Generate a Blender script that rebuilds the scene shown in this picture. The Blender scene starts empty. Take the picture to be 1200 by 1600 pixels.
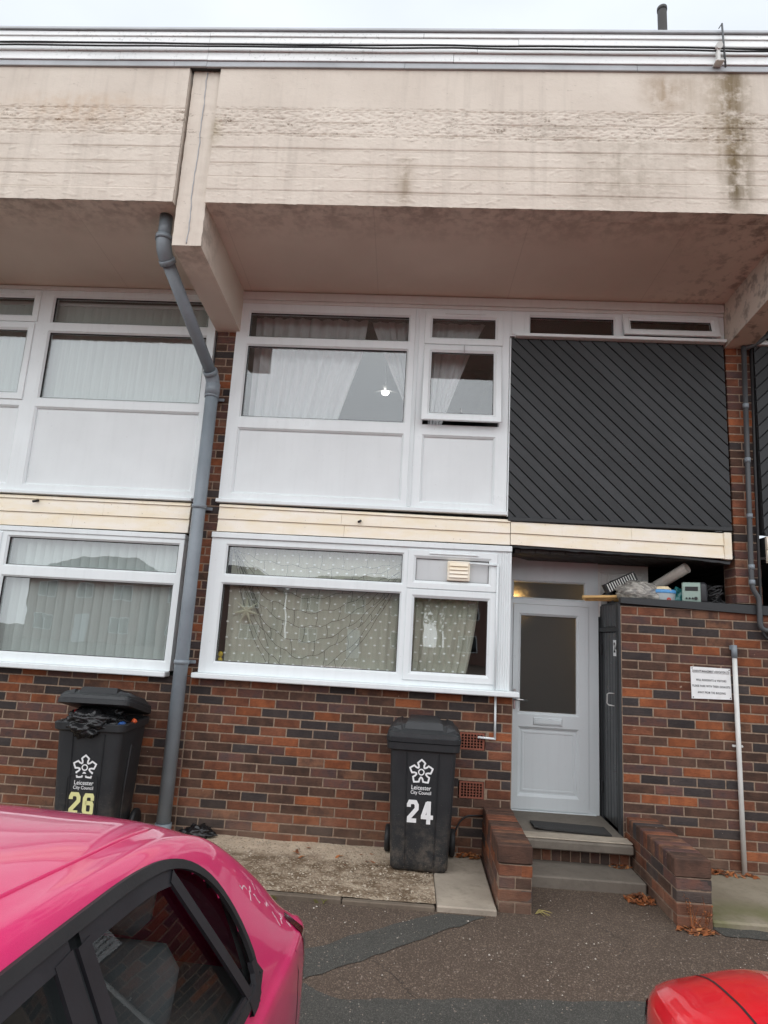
import bpy, bmesh, math, random
from math import sin, cos, pi, radians, sqrt, atan2, tan, exp
from mathutils import Vector, Matrix, noise as mn
random.seed(7)
S = bpy.context.scene
COL = S.collection

# ------------------------------------------------------------------ camera, sky, sun, exposure
cam_d = bpy.data.cameras.new('camera'); cam = bpy.data.objects.new('camera', cam_d); COL.objects.link(cam)
PIT, ROL, YAW = radians(10.867), radians(3.279), radians(3.153)
FW = Vector((-sin(YAW)*cos(PIT), cos(YAW)*cos(PIT), sin(PIT)))
R0 = Vector((cos(YAW), sin(YAW), 0)); U0 = R0.cross(FW)
RT = R0*cos(ROL) + U0*sin(ROL); UP = U0*cos(ROL) - R0*sin(ROL)
cam.matrix_world = Matrix(((RT.x, UP.x, -FW.x, 1.7003), (RT.y, UP.y, -FW.y, -5.603), (RT.z, UP.z, -FW.z, 1.7181), (0, 0, 0, 1)))
cam_d.sensor_fit = 'VERTICAL'; cam_d.sensor_height = 36.0; cam_d.lens = 22.5
cam_d.clip_start = 0.05; cam_d.clip_end = 600
S.camera = cam

SUN_EL, SUN_AZ = radians(42), radians(192)          # azimuth clockwise from +Y: behind the camera
w = bpy.data.worlds.new('World'); S.world = w; w.use_nodes = True
nt = w.node_tree; nt.nodes.clear()
sky = nt.nodes.new('ShaderNodeTexSky'); sky.sky_type = 'NISHITA'; sky.sun_disc = False
sky.sun_elevation = SUN_EL; sky.sun_rotation = SUN_AZ
sky.air_density = 1.4; sky.dust_density = 6.0; sky.ozone_density = 1.0
hs = nt.nodes.new('ShaderNodeHueSaturation'); hs.inputs['Saturation'].default_value = 0.16
cl_n = nt.nodes.new('ShaderNodeTexNoise'); cl_n.inputs['Scale'].default_value = 2.2; cl_n.inputs['Detail'].default_value = 5
tc = nt.nodes.new('ShaderNodeTexCoord'); mp = nt.nodes.new('ShaderNodeMapping'); mp.inputs['Scale'].default_value = (1, 1, 2.2)
mr = nt.nodes.new('ShaderNodeMapRange'); mr.inputs['From Min'].default_value = 0.3; mr.inputs['From Max'].default_value = 0.7
mr.inputs['To Min'].default_value = 0.88; mr.inputs['To Max'].default_value = 1.08
vm = nt.nodes.new('ShaderNodeVectorMath'); vm.operation = 'SCALE'
bg = nt.nodes.new('ShaderNodeBackground'); bg.inputs['Strength'].default_value = 0.1
wo = nt.nodes.new('ShaderNodeOutputWorld')
L = nt.links.new
L(sky.outputs[0], hs.inputs['Color']); L(tc.outputs['Generated'], mp.inputs['Vector']); L(mp.outputs[0], cl_n.inputs['Vector'])
ov = nt.nodes.new('ShaderNodeMix'); ov.data_type = 'RGBA'; ov.inputs[0].default_value = 0.94      # closed cloud cover over the clear sky
ov.inputs[7].default_value = (6.2, 6.65, 7.3, 1)
L(hs.outputs[0], ov.inputs[6])
L(cl_n.outputs[0], mr.inputs['Value']); L(ov.outputs[2], vm.inputs[0]); L(mr.outputs[0], vm.inputs['Scale'])
L(vm.outputs[0], bg.inputs['Color']); L(bg.outputs[0], wo.inputs['Surface'])

sun_d = bpy.data.lights.new('sun', 'SUN'); sun_d.energy = 1.5; sun_d.angle = radians(130); sun_d.color = (1.0, 0.985, 0.955)
sun = bpy.data.objects.new('sun', sun_d); COL.objects.link(sun); sun.location = (0, -20, 20)
sd = Vector((sin(SUN_AZ)*cos(SUN_EL), cos(SUN_AZ)*cos(SUN_EL), sin(SUN_EL)))
sun.rotation_euler = (-sd).to_track_quat('-Z', 'Y').to_euler()
vs = S.view_settings; vs.view_transform = 'Standard'; vs.look = 'None'; vs.exposure = 0.62; vs.gamma = 1.0; vs.use_curve_mapping = False
S.cycles.max_bounces = 8; S.cycles.transparent_max_bounces = 12; S.cycles.caustics_reflective = False; S.cycles.caustics_refractive = False
S.cycles.sample_clamp_indirect = 4.0

# ------------------------------------------------------------------ object helpers
def wloc(p):
    v = Vector((0, 0, 0))
    while p is not None:
        v += p.location; p = p.parent
    return v
def tag(o, label=None, cat=None, group=None, kind=None):
    if label: o['label'] = label
    if cat: o['category'] = cat
    if group: o['group'] = group
    if kind: o['kind'] = kind
    return o
def thing(name, label, cat, loc=(0, 0, 0), rotz=0.0, group=None):
    o = bpy.data.objects.new(name, None); COL.objects.link(o)
    o.empty_display_size = 0.2
    o.location = loc; o.rotation_euler = (0, 0, rotz)
    return tag(o, label, cat, group)

class MB:
    def __init__(s): s.v = []; s.f = []; s.m = []; s.s = []
    def add(s, vs, fs, m=0, sm=False):
        b = len(s.v); s.v += [tuple(q) for q in vs]
        for f in fs: s.f.append(tuple(i+b for i in f)); s.m.append(m); s.s.append(sm)
        return s
    def box(s, x0, x1, y0, y1, z0, z1, m=0):
        vs = [(x0,y0,z0),(x1,y0,z0),(x1,y1,z0),(x0,y1,z0),(x0,y0,z1),(x1,y0,z1),(x1,y1,z1),(x0,y1,z1)]
        return s.add(vs, [(0,1,5,4),(1,2,6,5),(2,3,7,6),(3,0,4,7),(4,5,6,7),(0,3,2,1)], m)
    def cbox(s, x0, x1, y0, y1, z0, z1, c=0.005, m=0, sm=False):
        vs = []; idx = {}
        for sx in (0,1):
            for sy in (0,1):
                for sz in (0,1):
                    X = (x0,x1)[sx]; Y = (y0,y1)[sy]; Z = (z0,z1)[sz]
                    dx = c if sx == 0 else -c; dy = c if sy == 0 else -c; dz = c if sz == 0 else -c
                    idx[sx,sy,sz] = len(vs)
                    vs += [(X,Y+dy,Z+dz),(X+dx,Y,Z+dz),(X+dx,Y+dy,Z)]
        fs = []
        I = lambda a,b,cc,k: idx[a,b,cc]+k
        for sx in (0,1): fs.append((I(sx,0,0,0),I(sx,1,0,0),I(sx,1,1,0),I(sx,0,1,0)))
        for sy in (0,1): fs.append((I(0,sy,0,1),I(1,sy,0,1),I(1,sy,1,1),I(0,sy,1,1)))
        for sz in (0,1): fs.append((I(0,0,sz,2),I(1,0,sz,2),I(1,1,sz,2),I(0,1,sz,2)))
        for a in (0,1):
            for b in (0,1):
                fs.append((I(a,b,0,0),I(a,b,1,0),I(a,b,1,1),I(a,b,0,1)))
                fs.append((I(a,0,b,0),I(a,1,b,0),I(a,1,b,2),I(a,0,b,2)))
                fs.append((I(0,a,b,1),I(1,a,b,1),I(1,a,b,2),I(0,a,b,2)))
                for d in (0,1): fs.append((I(a,b,d,0),I(a,b,d,1),I(a,b,d,2)))
        return s.add(vs, fs, m, sm)
    def tube(s, path, r, n=10, m=0, cap=True, closed=False):
        P = [Vector(q) for q in path]; N = len(P)
        rr = r if isinstance(r, (list, tuple)) else [r]*N
        rings = []; prev = None
        for i in range(N):
            if closed: t = P[(i+1) % N]-P[i-1]
            else: t = P[min(i+1,N-1)]-P[max(i-1,0)]
            if t.length < 1e-9: t = Vector((0,0,1))
            t.normalize()
            if prev is None:
                a = Vector((0,0,1)) if abs(t.z) < 0.9 else Vector((1,0,0))
                u = t.cross(a).normalized()
            else:
                u = (prev - t*prev.dot(t))
                u = u.normalized() if u.length > 1e-6 else t.orthogonal().normalized()
            prev = u; v = t.cross(u)
            rings.append([P[i]+(u*cos(2*pi*k/n)+v*sin(2*pi*k/n))*rr[i] for k in range(n)])
        vs = [q for rg in rings for q in rg]; fs = []
        for i in range(N if closed else N-1):
            j = (i+1) % N
            for k in range(n):
                fs.append((i*n+k, i*n+(k+1) % n, j*n+(k+1) % n, j*n+k))
        s.add(vs, fs, m, True)
        if cap and not closed:
            b = len(s.v)-len(vs)
            s.f.append(tuple(b+k for k in range(n))); s.m.append(m); s.s.append(False)
            s.f.append(tuple(b+(N-1)*n+n-1-k for k in range(n))); s.m.append(m); s.s.append(False)
        return s
    def rings(s, R, m=0, sm=False, cap0=False, cap1=False, closed=True):
        n = len(R[0]); vs = [q for r in R for q in r]; fs = []
        for i in range(len(R)-1):
            for k in range(n if closed else n-1):
                fs.append((i*n+k, i*n+(k+1) % n, (i+1)*n+(k+1) % n, (i+1)*n+k))
        if cap0: fs.append(tuple(range(n)))
        if cap1: fs.append(tuple((len(R)-1)*n+n-1-k for k in range(n)))
        return s.add(vs, fs, m, sm)
    def grid(s, fn, nu, nv, m=0, sm=True):
        vs = [fn(i/nu, j/nv) for j in range(nv+1) for i in range(nu+1)]
        fs = [(j*(nu+1)+i, j*(nu+1)+i+1, (j+1)*(nu+1)+i+1, (j+1)*(nu+1)+i) for j in range(nv) for i in range(nu)]
        return s.add(vs, fs, m, sm)
    def prism(s, poly, y0, y1, m=0):      # polygon in XZ, extruded along Y
        n = len(poly); vs = [(p[0],y0,p[1]) for p in poly]+[(p[0],y1,p[1]) for p in poly]
        fs = [tuple(range(n)), tuple(2*n-1-k for k in range(n))]+[(k,(k+1)%n,n+(k+1)%n,n+k) for k in range(n)]
        return s.add(vs, fs, m)
    def zprism(s, poly, z0, z1, m=0):     # polygon in XY, extruded along Z
        n = len(poly); vs = [(p[0],p[1],z0) for p in poly]+[(p[0],p[1],z1) for p in poly]
        fs = [tuple(range(n)), tuple(2*n-1-k for k in range(n))]+[(k,(k+1)%n,n+(k+1)%n,n+k) for k in range(n)]
        return s.add(vs, fs, m)
    def frame(s, x0, x1, z0, z1, prof, m=0, shear=0.0):   # mitred ring; prof = [(inset, y)...]; shear kicks the foot out
        vs = []; fs = []
        for (d, y) in prof:
            for (X, Z) in ((x0+d,z0+d),(x1-d,z0+d),(x1-d,z1-d),(x0+d,z1-d)):
                vs.append((X, y-(z1-Z)*shear, Z))
        for i in range(len(prof)-1):
            for k in range(4): fs.append((i*4+k, i*4+(k+1)%4, (i+1)*4+(k+1)%4, (i+1)*4+k))
        return s.add(vs, fs, m)
    def holed(s, x0, x1, z0, z1, holes, yf, yb, m=0):    # slab in XZ with rectangular holes
        xs = sorted({x0,x1,*[h[0] for h in holes],*[h[1] for h in holes]}); zs = sorted({z0,z1,*[h[2] for h in holes],*[h[3] for h in holes]})
        inh = lambda x,z: any(h[0]-1e-6 < x < h[1]+1e-6 and h[2]-1e-6 < z < h[3]+1e-6 for h in holes)
        for i in range(len(xs)-1):
            for j in range(len(zs)-1):
                if inh((xs[i]+xs[i+1])/2, (zs[j]+zs[j+1])/2): continue
                s.add([(xs[i],yf,zs[j]),(xs[i+1],yf,zs[j]),(xs[i+1],yf,zs[j+1]),(xs[i],yf,zs[j+1])], [(0,1,2,3)], m)
        for (a,b,c,d) in holes:
            s.add([(a,yf,c),(b,yf,c),(b,yf,d),(a,yf,d),(a,yb,c),(b,yb,c),(b,yb,d),(a,yb,d)], [(0,4,5,1),(1,5,6,2),(2,6,7,3),(3,7,4,0)], m)
        s.add([(x0,yf,z0),(x1,yf,z0),(x1,yf,z1),(x0,yf,z1),(x0,yb,z0),(x1,yb,z0),(x1,yb,z1),(x0,yb,z1)], [(0,1,5,4),(1,2,6,5),(2,3,7,6),(3,0,4,7)], m)
        return s
    def ribbon(s, pts, width, yf, closed=False, m=0):      # flat line in XZ at depth yf
        n = len(pts); P = [Vector((p[0],p[1])) for p in pts]; Lf = []; Rt = []
        for i in range(n):
            if closed: a = (P[i]-P[i-1]).normalized(); b = (P[(i+1)%n]-P[i]).normalized()
            else:
                a = (P[i]-P[max(i-1,0)]); b = (P[min(i+1,n-1)]-P[i])
                if a.length < 1e-9: a = b
                if b.length < 1e-9: b = a
                a = a.normalized(); b = b.normalized()
            t = (a+b); t = t.normalized() if t.length > 1e-6 else a
            nn = Vector((-t.y, t.x)); k = 1/max(0.45, abs(nn.dot(Vector((-a.y,a.x)))))
            Lf.append(P[i]+nn*width/2*k); Rt.append(P[i]-nn*width/2*k)
        yy = yf if callable(yf) else (lambda x, z: yf)
        vs = [(q.x,yy(q.x,q.y),q.y) for q in Lf]+[(q.x,yy(q.x,q.y),q.y) for q in Rt]
        fs = [(i,(i+1)%n,n+(i+1)%n,n+i) for i in range(n if closed else n-1)]
        return s.add(vs, fs, m)
    def mesh(s, name, off=(0,0,0), norm=True):
        me = bpy.data.meshes.new(name)
        o = Vector(off)
        me.from_pydata([(a-o.x,b-o.y,c-o.z) for a,b,c in s.v], [], s.f)
        me.polygons.foreach_set('material_index', s.m); me.polygons.foreach_set('use_smooth', s.s)
        if norm:
            bm = bmesh.new(); bm.from_mesh(me); bmesh.ops.recalc_face_normals(bm, faces=bm.faces[:]); bm.to_mesh(me); bm.free()
        me.update(); return me
    def build(s, name, mats, parent=None, local=False, norm=True, origin=None):
        off = Vector((0,0,0)) if local else wloc(parent)
        if parent is None and origin is not None: off = Vector(origin)
        me = s.mesh(name, off, norm)
        for q in (mats if isinstance(mats, (list, tuple)) else [mats]): me.materials.append(q)
        o = bpy.data.objects.new(name, me); COL.objects.link(o); o.parent = parent
        if parent is None and origin is not None: o.location = origin
        return o
def top(mb, name, mats, origin, label, cat, group=None, kind=None, norm=True):
    return tag(mb.build(name, mats, None, origin=origin, norm=norm), label, cat, group, kind)
def text_mb(mb, txt, size, x, z, yf, bold=0.0, sx=1.0, m=0, space=1.0, rot=0.0):
    cu = bpy.data.curves.new('t', 'FONT'); cu.body = txt; cu.size = size; cu.align_x = 'CENTER'; cu.align_y = 'CENTER'
    cu.offset = bold; cu.space_character = space
    ob = bpy.data.objects.new('t', cu); COL.objects.link(ob)
    bpy.context.view_layer.update()
    me = ob.evaluated_get(bpy.context.evaluated_depsgraph_get()).to_mesh()
    yy = yf if callable(yf) else (lambda a, b: yf)
    vs = []
    for q in me.vertices:
        a, b = q.co.x*sx, q.co.y
        a, b = a*cos(rot)-b*sin(rot), a*sin(rot)+b*cos(rot)
        vs.append((x+a, yy(x+a, z+b), z+b))
    mb.add(vs, [tuple(pp.vertices) for pp in me.polygons], m)
    bpy.data.objects.remove(ob, do_unlink=True); bpy.data.curves.remove(cu)

# ------------------------------------------------------------------ materials
class G:
    def __init__(s, name):
        s.mat = bpy.data.materials.new(name); s.mat.use_nodes = True; s.nt = s.mat.node_tree; s.nt.nodes.clear()
        s.out = s.nt.nodes.new('ShaderNodeOutputMaterial')
    def n(s, t): return s.nt.nodes.new('ShaderNode'+t)
    def ln(s, a, b):
        if hasattr(a, 'is_output'): s.nt.links.new(a, b)
        else:
            if isinstance(a, tuple) and len(a) == 3 and b.type == 'RGBA': a = (*a, 1)
            b.default_value = a
    def pos(s): return s.n('NewGeometry').outputs['Position']
    def obj(s, rnd=False):
        o = s.n('TexCoord').outputs['Object']
        if not rnd: return o
        r = s.n('ObjectInfo').outputs['Random']
        v = s.n('VectorMath'); v.operation = 'SCALE'; v.inputs[0].default_value = (31.7, 57.3, 23.1); s.ln(r, v.inputs['Scale'])
        a = s.n('VectorMath'); s.ln(o, a.inputs[0]); s.ln(v.outputs[0], a.inputs[1]); return a.outputs[0]
    def rnd(s): return s.n('ObjectInfo').outputs['Random']
    def sep(s, v): q = s.n('SeparateXYZ'); s.ln(v, q.inputs[0]); return q.outputs
    def sc(s, v, k):
        m = s.n('VectorMath'); m.operation = 'MULTIPLY'; s.ln(v, m.inputs[0]); m.inputs[1].default_value = k; return m.outputs[0]
    def noise(s, v, scale, det=4.0, rough=0.55, dist=0.0):
        q = s.n('TexNoise'); s.ln(v, q.inputs['Vector']); q.inputs['Scale'].default_value = scale; q.inputs['Detail'].default_value = det
        q.inputs['Roughness'].default_value = rough; q.inputs['Distortion'].default_value = dist; return q.outputs[0]
    def voro(s, v, scale, feat='F1'):
        q = s.n('TexVoronoi'); q.feature = feat; s.ln(v, q.inputs['Vector']); q.inputs['Scale'].default_value = scale; return q.outputs
    def math(s, op, a, b=0.0, clamp=False):
        q = s.n('Math'); q.operation = op; q.use_clamp = clamp; s.ln(a, q.inputs[0]); s.ln(b, q.inputs[1]); return q.outputs[0]
    def mr(s, v, a, b, c=0.0, d=1.0):
        q = s.n('MapRange'); q.clamp = True; s.ln(v, q.inputs[0])
        for i, k in enumerate((a,b,c,d)): q.inputs[i+1].default_value = k
        return q.outputs[0]
    def mix(s, f, a, b, mode='MIX'):
        q = s.n('Mix'); q.data_type = 'RGBA'; q.blend_type = mode; s.ln(f, q.inputs[0]); s.ln(a, q.inputs[6]); s.ln(b, q.inputs[7]); return q.outputs[2]
    def bump(s, h, st=0.3, dist=0.01, nrm=None):
        q = s.n('Bump'); q.inputs['Strength'].default_value = st; q.inputs['Distance'].default_value = dist; s.ln(h, q.inputs['Height'])
        if nrm is not None: s.ln(nrm, q.inputs['Normal'])
        return q.outputs[0]
    def bsdf(s, col, rough=0.5, nrm=None, **kw):
        q = s.n('BsdfPrincipled'); s.ln(col, q.inputs['Base Color']); s.ln(rough, q.inputs['Roughness'])
        if nrm is not None: s.ln(nrm, q.inputs['Normal'])
        for k, v in kw.items(): s.ln(v, q.inputs[k.replace('_', ' ')])
        return q.outputs[0]
    def done(s, sh): s.nt.links.new(sh, s.out.inputs['Surface']); return s.mat
def sc3(c, k): return tuple(min(1.0, x*k) for x in c)
def srgb(r, g, b):
    f = lambda c: (c/255/12.92) if c/255 <= 0.04045 else ((c/255+0.055)/1.055)**2.4
    return (f(r), f(g), f(b))
def pm(name, col, rough=0.5, var=0.12, vs=6.0, bump=0.15, bs=60.0, bd=0.003, rnd=False, **kw):
    g = G(name); v = g.obj(rnd) if rnd else g.pos()
    n1 = g.noise(v, vs, 5); c = g.mix(g.mr(n1, 0.3, 0.7), sc3(col, 1-var), sc3(col, 1+var))
    n2 = g.noise(v, bs, 3)
    c = g.mix(g.mr(n2, 0.55, 0.8, 0, 0.3), c, sc3(col, 0.7))
    r = g.mr(n1, 0.3, 0.7, max(0.0, rough-0.08), min(1.0, rough+0.08))
    return g.done(g.bsdf(c, r, g.bump(n2, bump, bd), **kw))

def brick_mat(name, col, col2):
    g = G(name); v = g.obj(True)
    n1 = g.noise(v, 9, 5, 0.6); n2 = g.noise(g.sc(v, (1, 1, 5)), 26, 5, 0.65); n3 = g.noise(v, 210, 2)
    c = g.mix(g.mr(n1, 0.38, 0.62), col, col2)
    c = g.mix(g.mr(n2, 0.52, 0.75, 0, 0.7), c, sc3(col, 0.45))
    c = g.mix(g.mr(n3, 0.62, 0.8, 0, 0.5), c, sc3(col2, 1.9))
    rv = g.mr(g.rnd(), 0, 1, 0.66, 1.02)
    vmn = g.n('VectorMath'); vmn.operation = 'SCALE'; g.ln(c, vmn.inputs[0]); g.ln(rv, vmn.inputs['Scale']); c = vmn.outputs[0]
    # lime bloom and splash dust on the lowest courses, with specks of old paint
    p = g.pos(); z = g.sep(p)[2]; nz = g.noise(p, 3.2, 5)
    d = g.math('MULTIPLY', g.mr(z, 0.02, 0.34, 1, 0), g.mr(nz, 0.32, 0.62))
    c = g.mix(g.math('MULTIPLY', d, 0.42), c, srgb(146, 122, 104))
    big = g.mr(g.noise(p, 0.8, 4), 0.3, 0.7, 0.86, 1.12); vb = g.n('VectorMath'); vb.operation = 'SCALE'; g.ln(c, vb.inputs[0]); g.ln(big, vb.inputs['Scale']); c = vb.outputs[0]
    sp = g.noise(p, 24, 2); c = g.mix(g.mr(sp, 0.735, 0.76, 0, 0.5), c, srgb(190, 170, 150))
    h = g.math('ADD', g.math('MULTIPLY', n2, 1.0), g.math('MULTIPLY', n3, 0.6))
    return g.done(g.bsdf(c, 0.88, g.bump(h, 0.75, 0.006), Specular_IOR_Level=0.25))
BR = {'red': brick_mat('brick_red', srgb(138, 88, 66), srgb(108, 69, 54)), 'orange': brick_mat('brick_orange', srgb(164, 98, 64), srgb(132, 78, 54)),
      'brown': brick_mat('brick_brown', srgb(104, 77, 65), srgb(80, 62, 54)), 'plum': brick_mat('brick_plum', srgb(90, 72, 70), srgb(112, 78, 68)),
      'blue': brick_mat('brick_blue', srgb(76, 68, 66), srgb(64, 59, 59)), 'tan': brick_mat('brick_tan', srgb(140, 100, 78), srgb(88, 66, 58))}
BRW = [('red', 24), ('orange', 11), ('brown', 28), ('plum', 20), ('blue', 14), ('tan', 6)]
def rb(): return random.choices([a for a, _ in BRW], [b for _, b in BRW])[0]
def mortar_mat():
    g = G('mortar'); p = g.pos(); n = g.noise(p, 40, 5); n2 = g.noise(p, 4, 4)
    c = g.mix(g.mr(n, 0.3, 0.7), srgb(128, 109, 93), srgb(158, 137, 118)); c = g.mix(g.mr(n2, 0.5, 0.75, 0, 0.6), c, srgb(118, 100, 88))
    return g.done(g.bsdf(c, 0.95, g.bump(n, 0.6, 0.004)))
M_MORTAR = mortar_mat()

def concrete_mat(name, base, shade, stains=True, flake=True):
    g = G(name); p = g.pos(); x, y, z = g.sep(p)
    n1 = g.noise(p, 1.7, 5); n2 = g.noise(p, 14, 5, 0.6); n3 = g.noise(g.sc(p, (14, 14, 0.9)), 1.0, 4)
    n4 = g.noise(p, 60, 4, 0.6); n5 = g.noise(g.sc(p, (1.0, 1.0, 3.5)), 7, 5, 0.7, 0.6)
    c = g.mix(g.mr(n1, 0.3, 0.7), base, shade)
    c = g.mix(g.mr(n3, 0.52, 0.75, 0, 0.35), c, sc3(shade, 0.72))
    c = g.mix(g.mr(n2, 0.55, 0.8, 0, 0.3), c, sc3(shade, 0.75))
    if flake:   # chips in the paint show grey and black pits, mostly along the rough pour line
        band = g.math('MULTIPLY', g.mr(z, 5.46, 5.6), g.mr(z, 5.74, 5.80, 1, 0))
        pit = g.math('ADD', g.mr(n5, 0.63, 0.68, 0, 0.35), g.math('MULTIPLY', g.mr(n5, 0.55, 0.63), g.math('MULTIPLY', band, 0.6)))
        c = g.mix(g.math('MULTIPLY', pit, g.mr(n4, 0.42, 0.56)), c, srgb(120, 104, 88))
    if stains:
        def streak(x0, wd, ztop, zbot, amt, col, c):
            gx = g.math('POWER', 2.718, g.math('MULTIPLY', g.math('POWER', g.math('DIVIDE', g.math('SUBTRACT', x, x0), wd), 2), -1))
            gz = g.math('MULTIPLY', g.mr(z, zbot-0.1, zbot+0.15), g.mr(z, ztop-0.05, ztop+0.05, 1, 0))
            f = g.math('MULTIPLY', g.math('MULTIPLY', gx, gz), g.math('MULTIPLY', g.mr(n2, 0.28, 0.55), g.mr(n3, 0.3, 0.6, 0.5, 1)))
            return g.mix(g.math('MULTIPLY', f, amt), c, col)
        c = streak(3.97, 0.11, 6.2, 4.95, 1.0, srgb(112, 98, 74), c)
        c = streak(3.86, 0.22, 6.15, 5.3, 0.45, srgb(140, 118, 84), c)
        c = streak(3.45, 0.16, 6.12, 5.75, 0.6, srgb(150, 124, 92), c)
        c = streak(3.15, 0.35, 5.55, 4.95, 0.45, srgb(140, 128, 110), c)
        c = streak(1.47, 0.06, 5.35, 4.93, 0.7, srgb(126, 106, 78), c)
        c = streak(2.62, 0.12, 5.7, 5.5, 0.4, srgb(150, 140, 128), c)
        c = streak(-0.05, 0.05, 5.7, 5.45, 0.6, srgb(130, 112, 60), c)
        c = streak(-1.2, 0.6, 5.9, 5.6, 0.35, srgb(196, 160, 120), c)
    h = g.math('ADD', g.math('MULTIPLY', n2, 0.6), g.math('MULTIPLY', n4, 0.4))
    return g.done(g.bsdf(c, 0.8, g.bump(h, 0.4, 0.006), Specular_IOR_Level=0.3))
M_CONC = concrete_mat('painted_concrete', srgb(223, 212, 199), srgb(209, 197, 184))
def soffit_mat():
    g = G('soffit_paint'); p = g.pos(); x, y, z = g.sep(p)
    n1 = g.noise(p, 1.2, 5); n2 = g.noise(p, 9, 5, 0.65); n3 = g.noise(p, 60, 3)
    c = g.mix(g.mr(n1, 0.3, 0.7), srgb(224, 211, 197), srgb(212, 198, 184))
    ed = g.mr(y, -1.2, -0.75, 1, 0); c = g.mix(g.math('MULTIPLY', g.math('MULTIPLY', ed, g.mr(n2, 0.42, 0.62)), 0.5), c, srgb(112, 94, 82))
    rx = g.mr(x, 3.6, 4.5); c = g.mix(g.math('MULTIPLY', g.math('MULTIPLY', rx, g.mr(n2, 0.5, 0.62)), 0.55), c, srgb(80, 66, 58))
    ln = g.math('PINGPONG', g.math('ADD', x, g.math('MULTIPLY', y, 0.02)), 0.61); c = g.mix(g.mr(ln, 0, 0.005, 0.25, 0), c, srgb(130, 112, 100))
    return g.done(g.bsdf(c, 0.85, g.bump(g.math('ADD', n2, g.math('MULTIPLY', n3, 0.3)), 0.25, 0.006)))
M_SOFF = soffit_mat()
def upvc(name, col, rough=0.32, dirt=0.35):
    g = G(name); p = g.pos(); n = g.noise(p, 2.5, 5); n2 = g.noise(g.sc(p, (22, 22, 1.6)), 1.0, 4); n3 = g.noise(p, 34, 4, 0.65)
    c = g.mix(g.mr(n, 0.3, 0.7), col, sc3(col, 0.94))
    c = g.mix(g.math('MULTIPLY', g.mr(n2, 0.5, 0.8), dirt*0.6), c, sc3(col, 0.72))
    c = g.mix(g.math('MULTIPLY', g.mr(n3, 0.66, 0.76), dirt), c, srgb(150, 142, 130))
    return g.done(g.bsdf(c, g.mr(n, 0.3, 0.7, rough-0.06, rough+0.1), g.bump(n3, 0.05, 0.002), Specular_IOR_Level=0.45))
M_WHITE = upvc('white_upvc', (0.815, 0.86, 0.868))
M_PANEL = upvc('white_infill', (0.775, 0.812, 0.818), 0.42, 0.22)
M_GREYW = upvc('pale_grey_paint', (0.68, 0.725, 0.74), 0.4, 0.3)
M_PANE_GREY = upvc('grey_infill', (0.60, 0.625, 0.63), 0.4, 0.25)
M_TIMBER = upvc('white_painted_timber', (0.72, 0.70, 0.67), 0.55, 0.5)
def fascia_mat():
    g = G('yellowed_fascia'); p = g.pos(); n = g.noise(g.sc(p, (3.0, 1, 9)), 1.2, 5); n2 = g.noise(g.sc(p, (30, 1, 2.5)), 1.0, 5); n3 = g.noise(p, 45, 3)
    c = g.mix(g.mr(n, 0.36, 0.64), srgb(244, 236, 222), srgb(240, 227, 200)); c = g.mix(g.mr(n2, 0.6, 0.85, 0, 0.3), c, srgb(206, 186, 152))
    c = g.mix(g.mr(n3, 0.68, 0.76, 0, 0.5), c, srgb(140, 120, 96))
    return g.done(g.bsdf(c, 0.5, g.bump(n3, 0.05, 0.002)))
M_FASC = fascia_mat()
def trim_mat():
    g = G('grey_white_trim'); p = g.pos(); n = g.noise(g.sc(p, (1.2, 1, 10)), 1.2, 5, 0.6); n2 = g.noise(p, 30, 5, 0.7)
    n1 = g.noise(p, 1.1, 3)
    c = g.mix(g.mr(n, 0.42, 0.7), srgb(243, 244, 243), srgb(228, 229, 228))
    c = g.mix(g.math('MULTIPLY', g.mr(n2, 0.55, 0.68), g.mr(n1, 0.4, 0.62, 0.05, 0.6)), c, srgb(140, 140, 138))
    return g.done(g.bsdf(c, 0.55, g.bump(n2, 0.1, 0.002)))
M_TRIM = trim_mat()
M_LEAD = pm('lead_flashing', srgb(168, 170, 173), 0.5, 0.15, 3, 0.15, 40)
def black_board_mat():
    g = G('black_stained_board'); v = g.obj(True); p = g.pos()
    n = g.noise(g.sc(v, (1, 1, 1)), 4, 5); n2 = g.noise(v, 90, 4, 0.6)
    rv = g.mr(g.rnd(), 0, 1, 0.72, 1.25)
    c = g.mix(g.mr(n, 0.3, 0.7), srgb(41, 43, 45), srgb(51, 53, 55)); c = g.mix(g.mr(n2, 0.58, 0.75, 0, 0.4), c, srgb(72, 74, 74))
    vmn = g.n('VectorMath'); vmn.operation = 'SCALE'; g.ln(c, vmn.inputs[0]); g.ln(rv, vmn.inputs['Scale'])
    return g.done(g.bsdf(vmn.outputs[0], 0.62, g.bump(n2, 0.35, 0.003)))
M_BOARD = black_board_mat()
M_BOARDG = pm('black_gloss_board', srgb(40, 42, 44), 0.33, 0.2, 5, 0.15, 60, rnd=True)
M_DARKWOOD = pm('dark_soffit_board', srgb(48, 42, 40), 0.7, 0.25, 4, 0.25, 50, rnd=True)
M_BLACKTRIM = pm('black_trim', srgb(48, 50, 52), 0.6, 0.2, 5, 0.3, 50)
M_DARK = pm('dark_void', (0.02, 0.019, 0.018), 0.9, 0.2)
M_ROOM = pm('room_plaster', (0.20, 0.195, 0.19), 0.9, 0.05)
M_ROOMDK = pm('room_dark', (0.13, 0.135, 0.14), 0.9, 0.05)

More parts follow.
